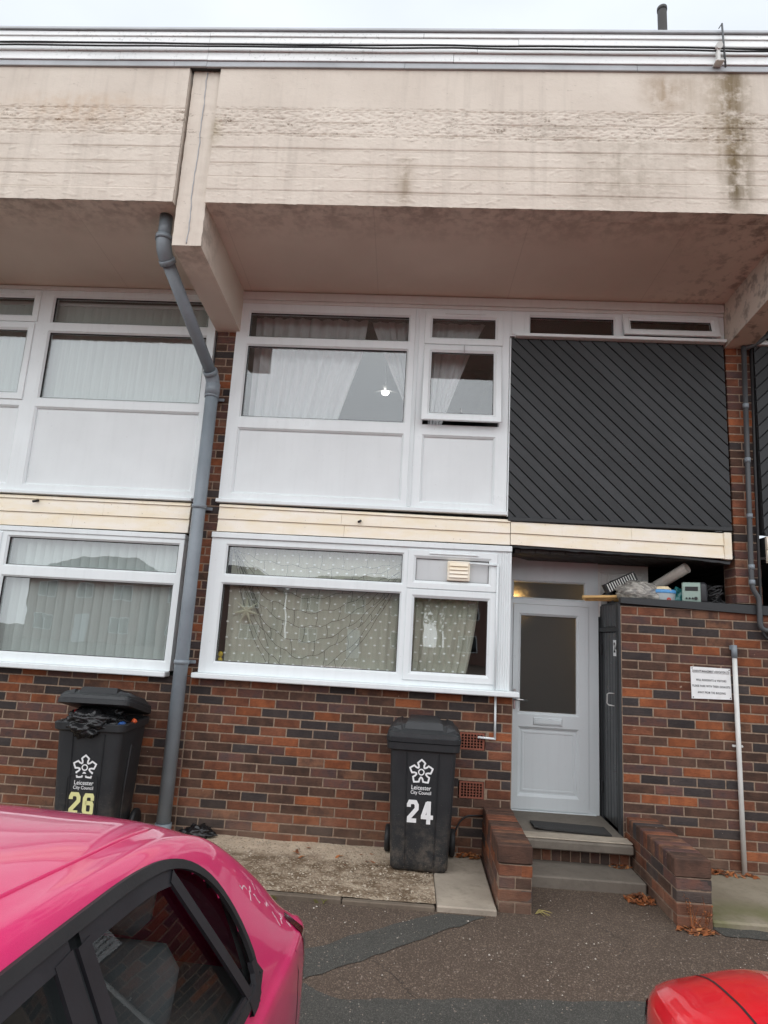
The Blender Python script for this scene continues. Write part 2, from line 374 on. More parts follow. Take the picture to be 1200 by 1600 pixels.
def glass_mat(name, tint=(0.86, 0.89, 0.88), refl=1.0, rough=0.0):
    g = G(name); p = g.pos(); n = g.noise(p, 3.0, 2)
    lw = g.n('LayerWeight'); lw.inputs['Blend'].default_value = 0.5       # Schlick, alike from both faces of the thin pane
    fz = g.math('MULTIPLY_ADD', g.math('POWER', lw.outputs['Facing'], 5.0), 0.95); fz.node.inputs[2].default_value = 0.05
    gl = g.n('BsdfGlossy'); gl.inputs['Roughness'].default_value = rough; gl.inputs['Color'].default_value = (0.96, 0.98, 1, 1)
    g.ln(g.bump(n, 0.05, 0.01), gl.inputs['Normal'])
    tr = g.n('BsdfTransparent'); tr.inputs['Color'].default_value = (*tint, 1)
    mx = g.n('MixShader'); g.ln(g.math('MULTIPLY', fz, refl, True), mx.inputs[0]); g.ln(tr.outputs[0], mx.inputs[1]); g.ln(gl.outputs[0], mx.inputs[2])
    return g.done(mx.outputs[0])
M_GLASS = glass_mat('window_glass', (0.95, 0.965, 0.96), refl=1.85)
M_CARGLASS = glass_mat('car_glass', (0.72, 0.76, 0.74), 0.9)
def frosted_mat():
    g = G('obscured_glass'); p = g.pos(); n = g.noise(p, 120, 2, 0.5, 0.4)
    q = g.n('BsdfPrincipled'); q.inputs['Base Color'].default_value = (0.36, 0.375, 0.37, 1); q.inputs['Roughness'].default_value = 0.42
    q.inputs['Transmission Weight'].default_value = 0.90; q.inputs['IOR'].default_value = 1.3
    g.ln(g.bump(n, 0.35, 0.004), q.inputs['Normal'])
    return g.done(q.outputs[0])
M_FROST = frosted_mat()
def cloth_mat(name, col, alpha=0.75, trans=0.5, weave=False):
    g = G(name); p = g.pos(); n = g.noise(g.sc(p, (60, 60, 2)), 1, 4)
    c = g.mix(g.mr(n, 0.3, 0.7), col, sc3(col, 0.88))
    d = g.n('BsdfDiffuse'); g.ln(c, d.inputs['Color']); t = g.n('BsdfTranslucent'); g.ln(c, t.inputs['Color'])
    m1 = g.n('MixShader'); m1.inputs[0].default_value = trans; g.ln(d.outputs[0], m1.inputs[1]); g.ln(t.outputs[0], m1.inputs[2])
    tr = g.n('BsdfTransparent'); m2 = g.n('MixShader'); m2.inputs[0].default_value = alpha
    g.ln(tr.outputs[0], m2.inputs[1]); g.ln(m1.outputs[0], m2.inputs[2])
    return g.done(m2.outputs[0])
M_VOILE = cloth_mat('white_voile', (0.90, 0.89, 0.91), 0.90, 0.2)
M_NET = cloth_mat('net_curtain', (0.74, 0.73, 0.61), 0.86, 0.15)
M_DOT = pm('net_dots', (0.95, 0.96, 0.93), 0.8, 0.05)
M_BLIND = cloth_mat('blind_fabric', (0.74, 0.80, 0.775), 0.98, 0.25)
M_PIPE = pm('grey_pvc_pipe', srgb(130, 139, 146), 0.42, 0.12, 4, 0.06, 40)
M_PIPEDK = pm('dark_pvc_pipe', srgb(74, 76, 78), 0.5, 0.15, 4, 0.06, 40)
M_WPIPE = pm('white_pvc_pipe', srgb(214, 214, 210), 0.45, 0.1, 5, 0.08, 40)
M_RUBBER = pm('black_rubber', (0.018, 0.018, 0.019), 0.6, 0.2, 8, 0.2, 90)
M_METAL = pm('worn_metal', (0.5, 0.5, 0.5), 0.35, 0.15, 8, 0.1, 60, Metallic=1.0)
M_TERRA = pm('terracotta', srgb(134, 80, 64), 0.85, 0.15, 10, 0.3, 120)
def bin_mat():
    g = G('bin_plastic'); p = g.obj(); n = g.noise(p, 4, 5); n2 = g.noise(g.sc(p, (1, 1, 0.15)), 18, 5, 0.7); n3 = g.noise(p, 130, 3, 0.6); z = g.sep(p)[2]
    c = g.mix(g.mr(n, 0.3, 0.7), srgb(34, 36, 39), srgb(45, 47, 49)); c = g.mix(g.mr(n2, 0.58, 0.8, 0, 0.35), c, srgb(74, 74, 74))
    du = g.math('MULTIPLY', g.mr(z, 0.0, 0.42, 1, 0), g.mr(g.noise(p, 11, 5, 0.7), 0.46, 0.66)); c = g.mix(g.math('MULTIPLY', du, 0.55), c, srgb(128, 118, 106))
    c = g.mix(g.math('MULTIPLY', g.mr(n3, 0.62, 0.72), g.mr(z, 0.05, 0.6, 0.6, 0.05)), c, srgb(150, 142, 130))
    return g.done(g.bsdf(c, 0.48, g.bump(n3, 0.12, 0.002)))
M_BIN = bin_mat()
M_BAG = pm('black_bin_bag', (0.012, 0.012, 0.013), 0.24, 0.3, 8, 0.5, 45, 0.006)
M_WPAINT = pm('white_sticker', (0.82, 0.83, 0.83), 0.5, 0.05, 20, 0.0, 80)
M_YPAINT = pm('cream_sticker', srgb(226, 224, 160), 0.5, 0.05, 20, 0.0, 80)
M_INK = pm('sign_ink', (0.035, 0.035, 0.04), 0.7, 0.1)
def asphalt_mat(name, c1, c2, speck, sc=1.0):
    g = G(name); p = g.pos(); n1 = g.noise(p, 1.1, 5); n2 = g.noise(p, 7, 5, 0.6)
    v1 = g.voro(p, 130*sc); v2 = g.voro(p, 62*sc); n3 = g.noise(p, 320, 2)
    c = g.mix(g.mr(n1, 0.3, 0.7), c1, c2); c = g.mix(g.mr(n2, 0.45, 0.75, 0, 0.5), c, sc3(c1, 0.6))
    cell = g.sep(v1[1])[0]; c = g.mix(g.mr(cell, 0.55, 1.0, 0, 0.55), c, speck)
    cell2 = g.sep(v2[1])[1]; c = g.mix(g.math('MULTIPLY', g.mr(cell2, 0.93, 0.96), g.mr(v2[0], 0.3, 0.45, 0.8, 0)), c, srgb(168, 152, 140))
    c = g.mix(g.mr(v1[0], 0.35, 0.6, 0, 0.55), c, sc3(c1, 0.35))
    h = g.math('SUBTRACT', g.math('MULTIPLY', n3, 0.3), v1[0])
    return g.done(g.bsdf(c, 0.82, g.bump(h, 0.6, 0.006), Specular_IOR_Level=0.3))
M_ASPH = asphalt_mat('brown_asphalt', srgb(106, 92, 81), srgb(92, 79, 69), srgb(152, 133, 116))
M_PATCH = asphalt_mat('grey_asphalt_patch', srgb(90, 89, 84), srgb(80, 79, 75), srgb(118, 115, 108), 1.3)
def gravel_mat():
    g = G('gritty_concrete'); p = g.pos(); x, y, z = g.sep(p); n1 = g.noise(p, 1.6, 6, 0.6); n2 = g.noise(p, 9, 5, 0.65); v = g.voro(p, 70); n3 = g.noise(p, 60, 4)
    c = g.mix(g.mr(n2, 0.35, 0.65), srgb(214, 196, 172), srgb(184, 165, 143))
    soil = g.math('MULTIPLY', g.math('MULTIPLY', g.mr(y, -0.22, -0.42), g.mr(n1, 0.32, 0.50)), g.mr(n2, 0.34, 0.55, 0.55, 1))
    c = g.mix(g.math('MULTIPLY', soil, 0.92), c, srgb(104, 84, 62))
    cell = g.sep(v[1])[0]; c = g.mix(g.mr(cell, 0.78, 0.9, 0, 0.6), c, srgb(196, 182, 160)); c = g.mix(g.mr(cell, 0.0, 0.14, 0.6, 0), c, srgb(78, 64, 52))
    h = g.math('ADD', g.math('MULTIPLY', n3, 0.8), g.math('MULTIPLY', v[0], -0.7))
    return g.done(g.bsdf(c, 0.92, g.bump(h, 0.8, 0.012)))
M_GRAVEL = gravel_mat()
def slab_mat(name, c1, c2, moss=0.0):
    g = G(name); p = g.pos(); x, y, z = g.sep(p); n1 = g.noise(p, 2.2, 6, 0.6); n2 = g.noise(p, 16, 5, 0.65); n3 = g.noise(p, 120, 3)
    c = g.mix(g.mr(n1, 0.32, 0.66), c1, c2); c = g.mix(g.mr(n2, 0.5, 0.72, 0, 0.5), c, sc3(c2, 0.7)); c = g.mix(g.mr(n3, 0.64, 0.74, 0, 0.5), c, sc3(c1, 1.25))
    if moss: c = g.mix(g.math('MULTIPLY', g.math('MULTIPLY', g.mr(y, -0.55, -0.85), g.mr(n1, 0.35, 0.6)), moss), c, srgb(104, 106, 62))
    return g.done(g.bsdf(c, 0.85, g.bump(g.math('ADD', n2, g.math('MULTIPLY', n3, 0.5)), 0.4, 0.006)))
M_SLAB = slab_mat('pale_slab', srgb(176, 164, 148), srgb(150, 140, 126))
M_SLABM = slab_mat('mossy_slab', srgb(152, 142, 124), srgb(132, 122, 104), 0.8)
M_KERB = slab_mat('soiled_edging', srgb(120, 108, 94), srgb(98, 87, 75))
M_STEP = slab_mat('step_slab', srgb(122, 114, 104), srgb(104, 97, 88))
def leaf_mat():
    g = G('dead_leaf'); r = g.n('NewGeometry').outputs['Random Per Island']
    q = g.n('ValToRGB'); g.ln(r, q.inputs[0]); e = q.color_ramp.elements; e[0].color = (*srgb(92, 56, 36), 1); e[1].color = (*srgb(186, 132, 84), 1)
    for pp, cc in ((0.35, (132, 78, 44)), (0.7, (160, 92, 48))): k = e.new(pp); k.color = (*srgb(*cc), 1)
    return g.done(g.bsdf(q.outputs[0], 0.7))
M_LEAF = leaf_mat()
def paint_mat(name, col, dk):
    g = G(name); p = g.obj(); n = g.noise(p, 1500, 1); n2 = g.noise(p, 90, 2, 0.5); n3 = g.noise(p, 5, 4)
    c = g.mix(g.mr(n, 0.4, 0.65), col, dk)
    drop = g.mr(n2, 0.66, 0.72)
    c = g.mix(g.math('MULTIPLY', g.mr(n3, 0.45, 0.7), 0.05), c, (0.5, 0.46, 0.44))
    return g.done(g.bsdf(c, 0.34, g.bump(drop, 0.12, 0.002), Coat_Weight=1.0, Coat_Roughness=0.04, Specular_IOR_Level=0.3))
M_PINK = paint_mat('pink_car_paint', srgb(226, 58, 118), srgb(206, 42, 98))
M_RED = paint_mat('red_car_paint', srgb(246, 8, 40), srgb(228, 4, 28))
M_CARBLK = pm('car_black_trim', srgb(38, 38, 42), 0.42, 0.1, 8, 0.05, 90)
M_SEAT = pm('seat_cloth', srgb(92, 94, 98), 0.9, 0.1, 8, 0.2, 120)
M_LAMP = pm('tail_lamp', (0.07, 0.006, 0.01), 0.12, 0.1, Coat_Weight=1.0)
M_HLAMP = pm('head_lamp', (0.55, 0.57, 0.6), 0.08, 0.1, Coat_Weight=1.0)
M_ALLOY = pm('alloy_wheel', (0.55, 0.55, 0.56), 0.3, 0.1, Metallic=0.9)
def emit_mat(name, col, k):
    g = G(name); e = g.n('Emission'); e.inputs['Color'].default_value = (*col, 1); e.inputs['Strength'].default_value = k
    return g.done(e.outputs[0])
M_BULB = emit_mat('lit_lamp', (1.0, 0.97, 0.9), 14); M_WARM = emit_mat('warm_hall_bulb', (1.0, 0.55, 0.17), 150)

# ------------------------------------------------------------------ ground
def zg(Y):
    t = min(1.0, max(0.0, (-1.2-Y)/1.6)); return -0.2*t*t*(3-2*t)
def ground():
    ys = [-130, -60, -30, -15, -8, -5, -3.5] + [-2.8+0.1*k for k in range(17)] + [-1.0, 0.0, 1.0, 6.0, 40]
    xs = [-130, -60, -25, -12] + [-6+1.0*k for k in range(17)] + [14, 25, 60, 130]
    m = MB(); n = len(xs)
    m.add([(x, y, zg(y)) for y in ys for x in xs], [(j*n+i, j*n+i+1, (j+1)*n+i+1, (j+1)*n+i) for j in range(len(ys)-1) for i in range(n-1)], 0, True)
    tag(m.build('ground', M_ASPH), 'brown asphalt forecourt sloping away from the building', kind='structure')
ground()
def drape(poly, dz, name, mat, label, step=0.12):     # thin sheet following the ground
    bm = bmesh.new(); vs = [bm.verts.new((x, y, 0)) for x, y in poly]; bm.faces.new(vs)
    for k in range(40):
        yy = -2.9+0.1*k
        bmesh.ops.bisect_plane(bm, geom=bm.verts[:]+bm.edges[:]+bm.faces[:], plane_co=(0, yy, 0), plane_no=(0, 1, 0))
    for v in bm.verts: v.co.z = zg(v.co.y)+dz
    me = bpy.data.meshes.new(name); bm.to_mesh(me); bm.free(); me.materials.append(mat)
    o = bpy.data.objects.new(name, me); COL.objects.link(o); return tag(o, label, kind='structure')
def jag(pts, n=7, a=0.012):
    out = []
    for i in range(len(pts)-1):
        p, q = Vector(pts[i]), Vector(pts[i+1])
        for k in range(n):
            t = k/n; r = p.lerp(q, t); out.append((r.x+random.uniform(-a, a)*(k > 0), r.y+random.uniform(-a, a)*(k > 0)))
    out.append(pts[-1]); return out
drape(jag([(0.2, -2.25), (1.14, -1.668), (1.463, -1.452), (1.95, -1.11)])+jag([(2.25, -1.11), (1.915, -1.384), (1.622, -1.611), (1.19, -1.889), (0.3, -2.5)]), 0.004, 'asphalt_patch', M_PATCH, 'grey asphalt patch running diagonally to the pale slab')
drape(jag([(-2.0, -1.78), (1.203, -1.897), (1.419, -1.985), (1.835, -1.934), (2.294, -1.889), (2.989, -1.825), (6.0, -1.6)], 9, 0.008)+[(6.0, -2.75), (-2.0, -2.75)], 0.007, 'asphalt_patch', M_PATCH, 'grey asphalt band across the foot of the forecourt')
drape(jag([(3.69, -0.99), (4.4, -1.0), (6.5, -1.0)], 8)+jag([(6.5, -1.16), (4.1, -1.13), (3.72, -1.11)], 8), 0.005, 'asphalt_patch', M_PATCH, 'dark asphalt strip in front of the mossy slab')

def strip():
    m = MB(); 
    def fn(u, v):
        x = -6.0+u*7.93; y = -1.04+v*1.06
        return (x, y, 0.03+0.012*mn.noise(Vector((x*2.2, y*2.2, 0)))+0.004*mn.noise(Vector((x*15, y*15, 3))))
    m.grid(fn, 160, 24)
    tag(m.build('concrete_strip', M_GRAVEL), 'gritty worn concrete strip along the foot of the brick wall', kind='structure')
    k = MB(); x = -6.0
    while x < 1.92:
        L_ = min(0.915, 1.925-x)
        k.cbox(x+0.003, x+L_-0.003, -1.09+random.uniform(-.004, .004), -1.04, -0.05, 0.028+random.uniform(-.004, .004), 0.006); x += L_
    tag(k.build('kerb_edging', M_KERB), 'low concrete edging between gritty strip and asphalt', kind='structure')
    s = MB(); s.cbox(1.935, 2.318, -1.082, 0.0, -0.05, 0.036, 0.008)
    tag(s.build('paving_slab', M_SLAB), 'clean pale concrete slab beside the bin', kind='structure')
    s = MB(); s.cbox(3.70, 6.8, -0.985, 0.0, -0.05, 0.04, 0.012)
    tag(s.build('paving_slab', M_SLABM), 'mossy concrete slab at the foot of the store wall', kind='structure')
strip()
def gravel():
    m = MB()
    for k in range(1500):
        x = random.uniform(-1.2, 1.93); y = -1.03+1.0*random.random()**1.3; r = random.choice([0.003, 0.004, 0.005, 0.007, 0.010])*random.uniform(.7, 1.2)
        z = 0.032; vs = []
        for a in range(5): q = 2*pi*a/5+random.random(); vs.append((x+cos(q)*r, y+sin(q)*r*random.uniform(.6, 1), z-0.002))
        vs.append((x+random.uniform(-.3, .3)*r, y, z+r*random.uniform(.5, .9)))
        m.add(vs, [(i, (i+1) % 5, 5) for i in range(5)])
    g = G('loose_grit'); r = g.n('NewGeometry').outputs['Random Per Island']
    c = g.mix(r, srgb(112, 96, 78), srgb(198, 186, 168))
    tag(m.build('loose_gravel', g.done(g.bsdf(c, 0.9)), norm=False), 'loose grit and small stones on the concrete strip', 'gravel', kind='stuff')
gravel()
def litter():
    m = MB()
    for k in range(420):
        x = random.uniform(0.9, 4.6); y = random.uniform(-2.4, -0.6 if 2.6 < x < 3.4 else -1.12); r = random.choice([0.002, 0.003, 0.004, 0.006])*random.uniform(.7, 1.2); z = zg(y)+0.008
        vs = [(x+cos(q)*r, y+sin(q)*r*random.uniform(.5, 1), z-0.002) for q in [2*pi*a/5+random.random()*.5 for a in range(5)]]+[(x, y, z+r*.6)]
        m.add(vs, [(i, (i+1) % 5, 5) for i in range(5)])
    g = G('asphalt_grit'); r = g.n('NewGeometry').outputs['Random Per Island']
    tag(m.build('asphalt_grit', g.done(g.bsdf(g.mix(r, srgb(110, 100, 90), srgb(214, 206, 194)), 0.9)), norm=False), 'pale grit scattered over the asphalt forecourt', 'grit', kind='stuff')
litter()
def cracks():
    m = MB()
    for pts in ([(1.5, -1.62), (1.72, -1.83), (1.8, -1.93)], [(3.05, -0.62), (2.9, -1.0), (3.05, -1.3), (2.95, -1.5)]):
        P_ = [Vector(p) for p in jag(pts, 12, 0.012)]
        for a, b in zip(P_, P_[1:]):
            n_ = Vector((-(b-a).y, (b-a).x)).normalized()*random.uniform(.0005, .0013)
            m.add([(q.x, q.y, zg(q.y)+0.0045) for q in (a-n_, b-n_, b+n_, a+n_)], [(0, 1, 2, 3)])
    tag(m.build('asphalt_cracks', M_RUBBER, norm=False), 'hairline cracks in the asphalt', kind='structure')
cracks()

# ------------------------------------------------------------------ bricks
_bc = {}
def brick_mesh(w_, h_, d_, colr, var):
    key = (round(w_, 3), round(h_, 3), round(d_, 3), colr, var)
    if key in _bc: return _bc[key]
    rs = random.Random(hash(key) & 0xffff)
    j = lambda a: rs.uniform(-a, a)
    m = MB(); a, b = w_/2, h_/2; c = 0.005
    def ring(ins, y, jt): return [(-a+ins+j(jt), y, -b+ins+j(jt)), (j(.01), y, -b+ins+j(jt)), (a-ins+j(jt), y, -b+ins+j(jt)), (a-ins+j(jt), y, j(.01)), (a-ins+j(jt), y, b-ins+j(jt)), (j(.01), y, b-ins+j(jt)), (-a+ins+j(jt), y, b-ins+j(jt)), (-a+ins+j(jt), y, j(.01))]
    R = [ring(0, d_, 0), ring(0, 0.004, 0.0012), ring(c*0.4, 0.0012, 0.0012), ring(c, -0.001, 0.0014)]
    m.rings(R); n = len(m.v)
    m.add([(j(.01), -0.0015+j(.001), j(.005))], []); base = n-8
    for k in range(8): m.f.append((base+k, base+(k+1) % 8, n)); m.m.append(0); m.s.append(False)
    me = m.mesh('brick'); me.materials.append(BR[colr]); _bc[key] = me
    return me
def put_brick(parent, cx, y, cz, w_, h_, colr=None, rz=0.0, d_=0.07, name='brick'):
    colr = colr or rb()
    o = bpy.data.objects.new(name, brick_mesh(w_, h_, d_, colr, random.randrange(3))); COL.objects.link(o); o.parent = parent
    wl = wloc(parent); o.location = (cx-wl.x, y-wl.y+random.uniform(-.0012, .0012), cz-wl.z)
    o.rotation_euler = (0, random.uniform(-.003, .003), rz+random.uniform(-.004, .004))
    return o
def brick_rows(parent, x0, x1, zbase, n, y, x_joint=0.0, par=0, holes=(), bricklim=None, closers=False):
    """stretcher bond, 225 x 75 module; joints of even rows at x_joint + k*0.225"""
    for r in range(n):
        z = zbase+0.0375+0.075*r
        off = x_joint+(0.1125 if (r+par) % 2 else 0.0)
        k = math.floor((x0-off)/0.225); xs = []
        while off+0.225*k < x1: xs.append(off+0.225*k); k += 1
        ab = [[max(a, x0), min(a+0.225, x1)] for a in xs]
        if len(ab) > 2 and ab[0][1]-ab[0][0] < 0.06: ab[1][0] = ab[0][0]; ab.pop(0)
        if len(ab) > 2 and ab[-1][1]-ab[-1][0] < 0.06: ab[-2][1] = ab[-1][1]; ab.pop()
        for (a, a2) in ab:
            segs = [(a, a2)]
            for (hx0, hx1, hz0, hz1) in holes:
                if hz0 < z < hz1:
                    ns = []
                    for (p, q) in segs:
                        if q <= hx0 or p >= hx1: ns.append((p, q))
                        else:
                            if p < hx0: ns.append((p, hx0))
                            if q > hx1: ns.append((hx1, q))
                    segs = ns
            for (p, q) in segs:
                if q-p < 0.035: continue
                put_brick(parent, (p+q)/2, y, z, round(q-p-0.010, 3), 0.065)
def mortar(name, parent, boxes):
    m = MB()
    for b in boxes: m.box(*b)
    return m.build(name, M_MORTAR, parent)
def pier(parent, x0, z0, z1, y=0.0):
    w0 = mortar('brick_pier', parent, [(x0+0.006, x0+0.219, y+0.0035, y+0.21, z0, z1)])
    n = int(round((z1-z0)/0.075))
    for r in range(n):
        z = z0+0.0375+0.075*r
        if r % 2: put_brick(w0, x0+0.1125, y, z, 0.215, 0.065, d_=0.2)
        else:
            put_brick(w0, x0+0.05625, y, z, 0.1025, 0.065, d_=0.2); put_brick(w0, x0+0.16875, y, z, 0.1025, 0.065, d_=0.2)
    return w0

# ------------------------------------------------------------------ houses
H24 = thing('terraced_house', 'two storey terraced house with white windows, black diagonal boarding and pale grey door', 'house', (2.175, 0, 0), group='terraced houses')
H26 = thing('terraced_house', 'left neighbouring terraced house with vertical blinds behind its windows', 'house', (-2.5, 0, 0), group='terraced houses')
H22 = thing('terraced_house', 'right neighbouring terraced house, only a sliver of black boarding in view', 'house', (5.9, 0, 0), group='terraced houses')

AIR = [(2.125, 2.337, 0.824, 0.967), (2.134, 2.341, 0.446, 0.584)]
# lower brick walls
w24 = mortar('brick_wall', H24, [(-0.1875, 2.125, 0.0035, 0.2, -0.05, 1.272), (2.125, 2.341, 0.0035, 0.2, -0.05, 0.446), (2.125, 2.341, 0.0035, 0.2, 0.584, 0.824), (2.125, 2.341, 0.0035, 0.2, 0.967, 1.272), (2.341, 2.56, 0.0035, 0.6, -0.05, 1.272)])
brick_rows(w24, -0.1875, 2.56, 0.0025, 17, 0.0, 0.0, 1, holes=AIR)
w26 = mortar('brick_wall', H26, [(-4.9, -0.1875, 0.0035, 0.2, -0.05, 1.262)])
brick_rows(w26, -3.0, -0.1875, 0.0025, 17, 0.0, 0.0, 1)
pier(H24, -0.30, 1.277, 4.48)
pier(H24, 4.425, 2.152, 4.48)

# air bricks
for (a, b, c, d) in AIR:
    m = MB(); xs = [a+0.006+k*0 for k in range(1)]
    hs_ = []
    nx, nz = 7, 5; px_ = (b-a-0.03)/nx; pz_ = (d-c-0.03)/nz
    for i in range(nx):
        for j in range(nz):
            cx_ = a+0.015+px_*(i+0.5); cz_ = c+0.015+pz_*(j+0.5); hs_.append((cx_-0.0085, cx_+0.0085, cz_-0.0085, cz_+0.0085))
    m.holed(a+0.004, b-0.004, c+0.004, d-0.004, hs_, -0.003, 0.05)
    m.box(a+0.005, b-0.005, 0.05, 0.06, c+0.005, d-0.005, 1)
    m.build('air_brick', [M_TERRA, M_DARK], w24)

# concrete parapets, pilaster strips and bracket beams
LINES = [4.93, 5.05, 5.167, 5.29, 5.425, 5.557, 5.66, 5.776]
def parapet(parent, x0, x1, nu):
    offs = [random.uniform(-.003, .003) for _ in range(12)]
    def fn(u, v):
        x = x0+(x1-x0)*u; z = 4.936+1.25*v
        b = sum(1 for q in LINES if q < z); d = offs[b] if z < 5.776 else 0.001
        for q in LINES[1:]:
            e = z-q-0.003*mn.noise(Vector((x*1.3, q*9, 0)))
            if -0.010 < e < 0.007:
                k = max(0.0, min(1.0, 0.75+1.3*mn.noise(Vector((x*1.7, q*5, 4)))))
                d += (0.011*(1-abs(e)/0.007) if e >= -0.007 else 0)*k - (0.004*k if e < -0.004 else 0)
        rough = 1.0 if z < 5.80 else 0.3
        nn = mn.noise(Vector((x*5, z*6, 1)))*0.0012+mn.noise(Vector((x*24, z*32, 2)))*0.0011+mn.noise(Vector((x*70, z*90, 2)))*0.0011
        if 5.53 < z < 5.80: nn += max(0, mn.noise(Vector((x*22, z*44, 7))))*0.009+max(0, mn.noise(Vector((x*50, z*80, 9)))-.1)*0.009
        fl = mn.noise(Vector((x*9, z*24, 12)))+0.35*mn.noise(Vector((x*30, z*50, 15)))
        if fl > 0.38: nn -= 0.0022*min(1.0, (fl-0.38)*14)*rough
        zz = z + (0.004*mn.noise(Vector((x*9, 0, 5)))+0.003*mn.noise(Vector((x*40, 0, 6))) if v == 0 else 0)
        return (x, -1.25+d+nn*rough, zz)
    m = MB(); m.grid(fn, nu, 210)
    def un(u, v):
        x = x0+(x1-x0)*u; return (x, -1.249+0.13*v, 4.936-0.0004)
    m.grid(un, 40, 2, 1)
    m.box(x0, x1, -1.235, -1.11, 4.94, 6.18)
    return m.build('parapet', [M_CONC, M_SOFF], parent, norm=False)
parapet(H24, -0.07, 4.40, 560); parapet(H26, -4.8, -0.325, 480); parapet(H22, 4.655, 7.6, 160)
def soffit(parent, x0, x1):
    m = MB(); m.grid(lambda u, v: (x0+(x1-x0)*u, -1.125+1.165*v, 4.958-0.073*v), 30, 10)
    return m.build('soffit', M_SOFF, parent, norm=False)
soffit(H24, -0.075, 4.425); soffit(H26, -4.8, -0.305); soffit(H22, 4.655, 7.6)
def bracket(parent, x0, crack=True):
    x1 = x0+0.23; m = MB(); N = 26
    def prof(t): return [(x0, -1.212, 4.585), (x1, -1.212, 4.585), (x1, -1.212, 6.17), (x0, -1.212, 6.17)]
    def ff(u, v):
        x = x0+0.23*u; z = 4.585+1.59*v
        e = 0.0
        if 0 < u < 1 or True: e = 0.003*mn.noise(Vector((x*20, z*18, 3)))+0.002*mn.noise(Vector((x*50, z*50, 8)))
        return (x+(0.004*mn.noise(Vector((z*14, x0, 0))) if u in (0, 1) else 0), -1.212+e, z)
    m.grid(ff, 12, 90)
    y1 = 0.15
    zb = lambda y: 4.585-0.115*(y+1.212)/1.212
    m.grid(lambda u, v: (x0+0.23*u, -1.211+(y1+1.211)*v, zb(-1.211+(y1+1.211)*v)), 6, 16, 1)
    for xx in (x0, x1):
        m.grid(lambda u, v: (xx+0.002*mn.noise(Vector((u*30, v*20, xx))), -1.211+(y1+1.211)*u, zb(-1.211+(y1+1.211)*u)+(6.1-zb(-1.211+(y1+1.211)*u))*v), 40, 40, 1)
    o = m.build('bracket_beam', [M_CONC, M_SOFF], parent, norm=False)
    if crack:
        c = MB(); pts = [(x0+0.115+0.012*mn.noise(Vector((z*0.05, 1, 0)))+0.006*mn.noise(Vector((z*0.23, 2, 0))), -1.214, 4.60+z*0.0165) for z in range(95)]
        c.tube(pts, [0.0045+0.002*mn.noise(Vector((k*.3, 0, 0))) for k in range(95)], 5); c.build('joint_sealant', M_LEAD, o)
bracket(H24, -0.305); bracket(H24, 4.425)

# roof edge trim: white shiplap boards, lead flashing, top edging; then the roof deck
def roof_edge(parent, x0, x1, seed):
    rs = random.Random(seed)
    rows = [(6.223, 6.307, -1.262, 1), (6.311, 6.383, -1.262, 1), (6.387, 6.452, -1.262, 1), (6.456, 6.505, -1.262, 1)]
    rt = MB(); rt.box(x0, x1, -1.247, -1.1, 6.165, 6.512); back = rt.build('roof_edge', M_BLACKTRIM, parent)
    def board(a, b, z0, z1, yo, mt, nm):
        m = MB(); n = max(2, int((b-a)/0.25)); ph = rs.uniform(0, 9)
        wob = lambda x: 0.004*mn.noise(Vector((x*0.7, z0*7, ph)))
        R = []
        for i in range(n+1):
            x = a+(b-a)*i/n; d = wob(x)
            R.append([(x, -1.249, z0+d), (x, yo-0.004, z0+d), (x, yo-0.005, z0+0.006+d), (x, yo+0.006, z1+d), (x, -1.249, z1+d)])
        m.rings(R, cap0=True, cap1=True); return m.build(nm, mt, back)
    for (z0, z1, yo, _) in rows:
        x = x0; first = True
        while x < x1-0.05:
            L_ = rs.uniform(1.0, 2.6) if first else rs.uniform(2.2, 3.0)
            e = min(x1, x+L_); e = x1 if x1-e < 0.4 else e
            board(x+0.0015, e-0.0015, z0, z1, yo, M_TRIM, 'trim_board'); x = e; first = False
    x = x0
    while x < x1-0.05:
        e = min(x1, x+rs.uniform(1.6, 2.4)); board(x+0.0015, e-0.0015, 6.160, 6.218, -1.262, M_LEAD, 'lead_flashing'); x = e
    board(x0, x1, 6.511, 6.545, -1.268, M_LEAD, 'top_edging')
    m = MB(); m.box(x0, x1, -1.09, 8.0, 6.0, 6.1); m.build('roof', M_LEAD, parent)
roof_edge(H26, -4.8, -0.1875, 3); roof_edge(H24, -0.1875, 4.5375, 5); roof_edge(H22, 4.5375, 7.6, 8)

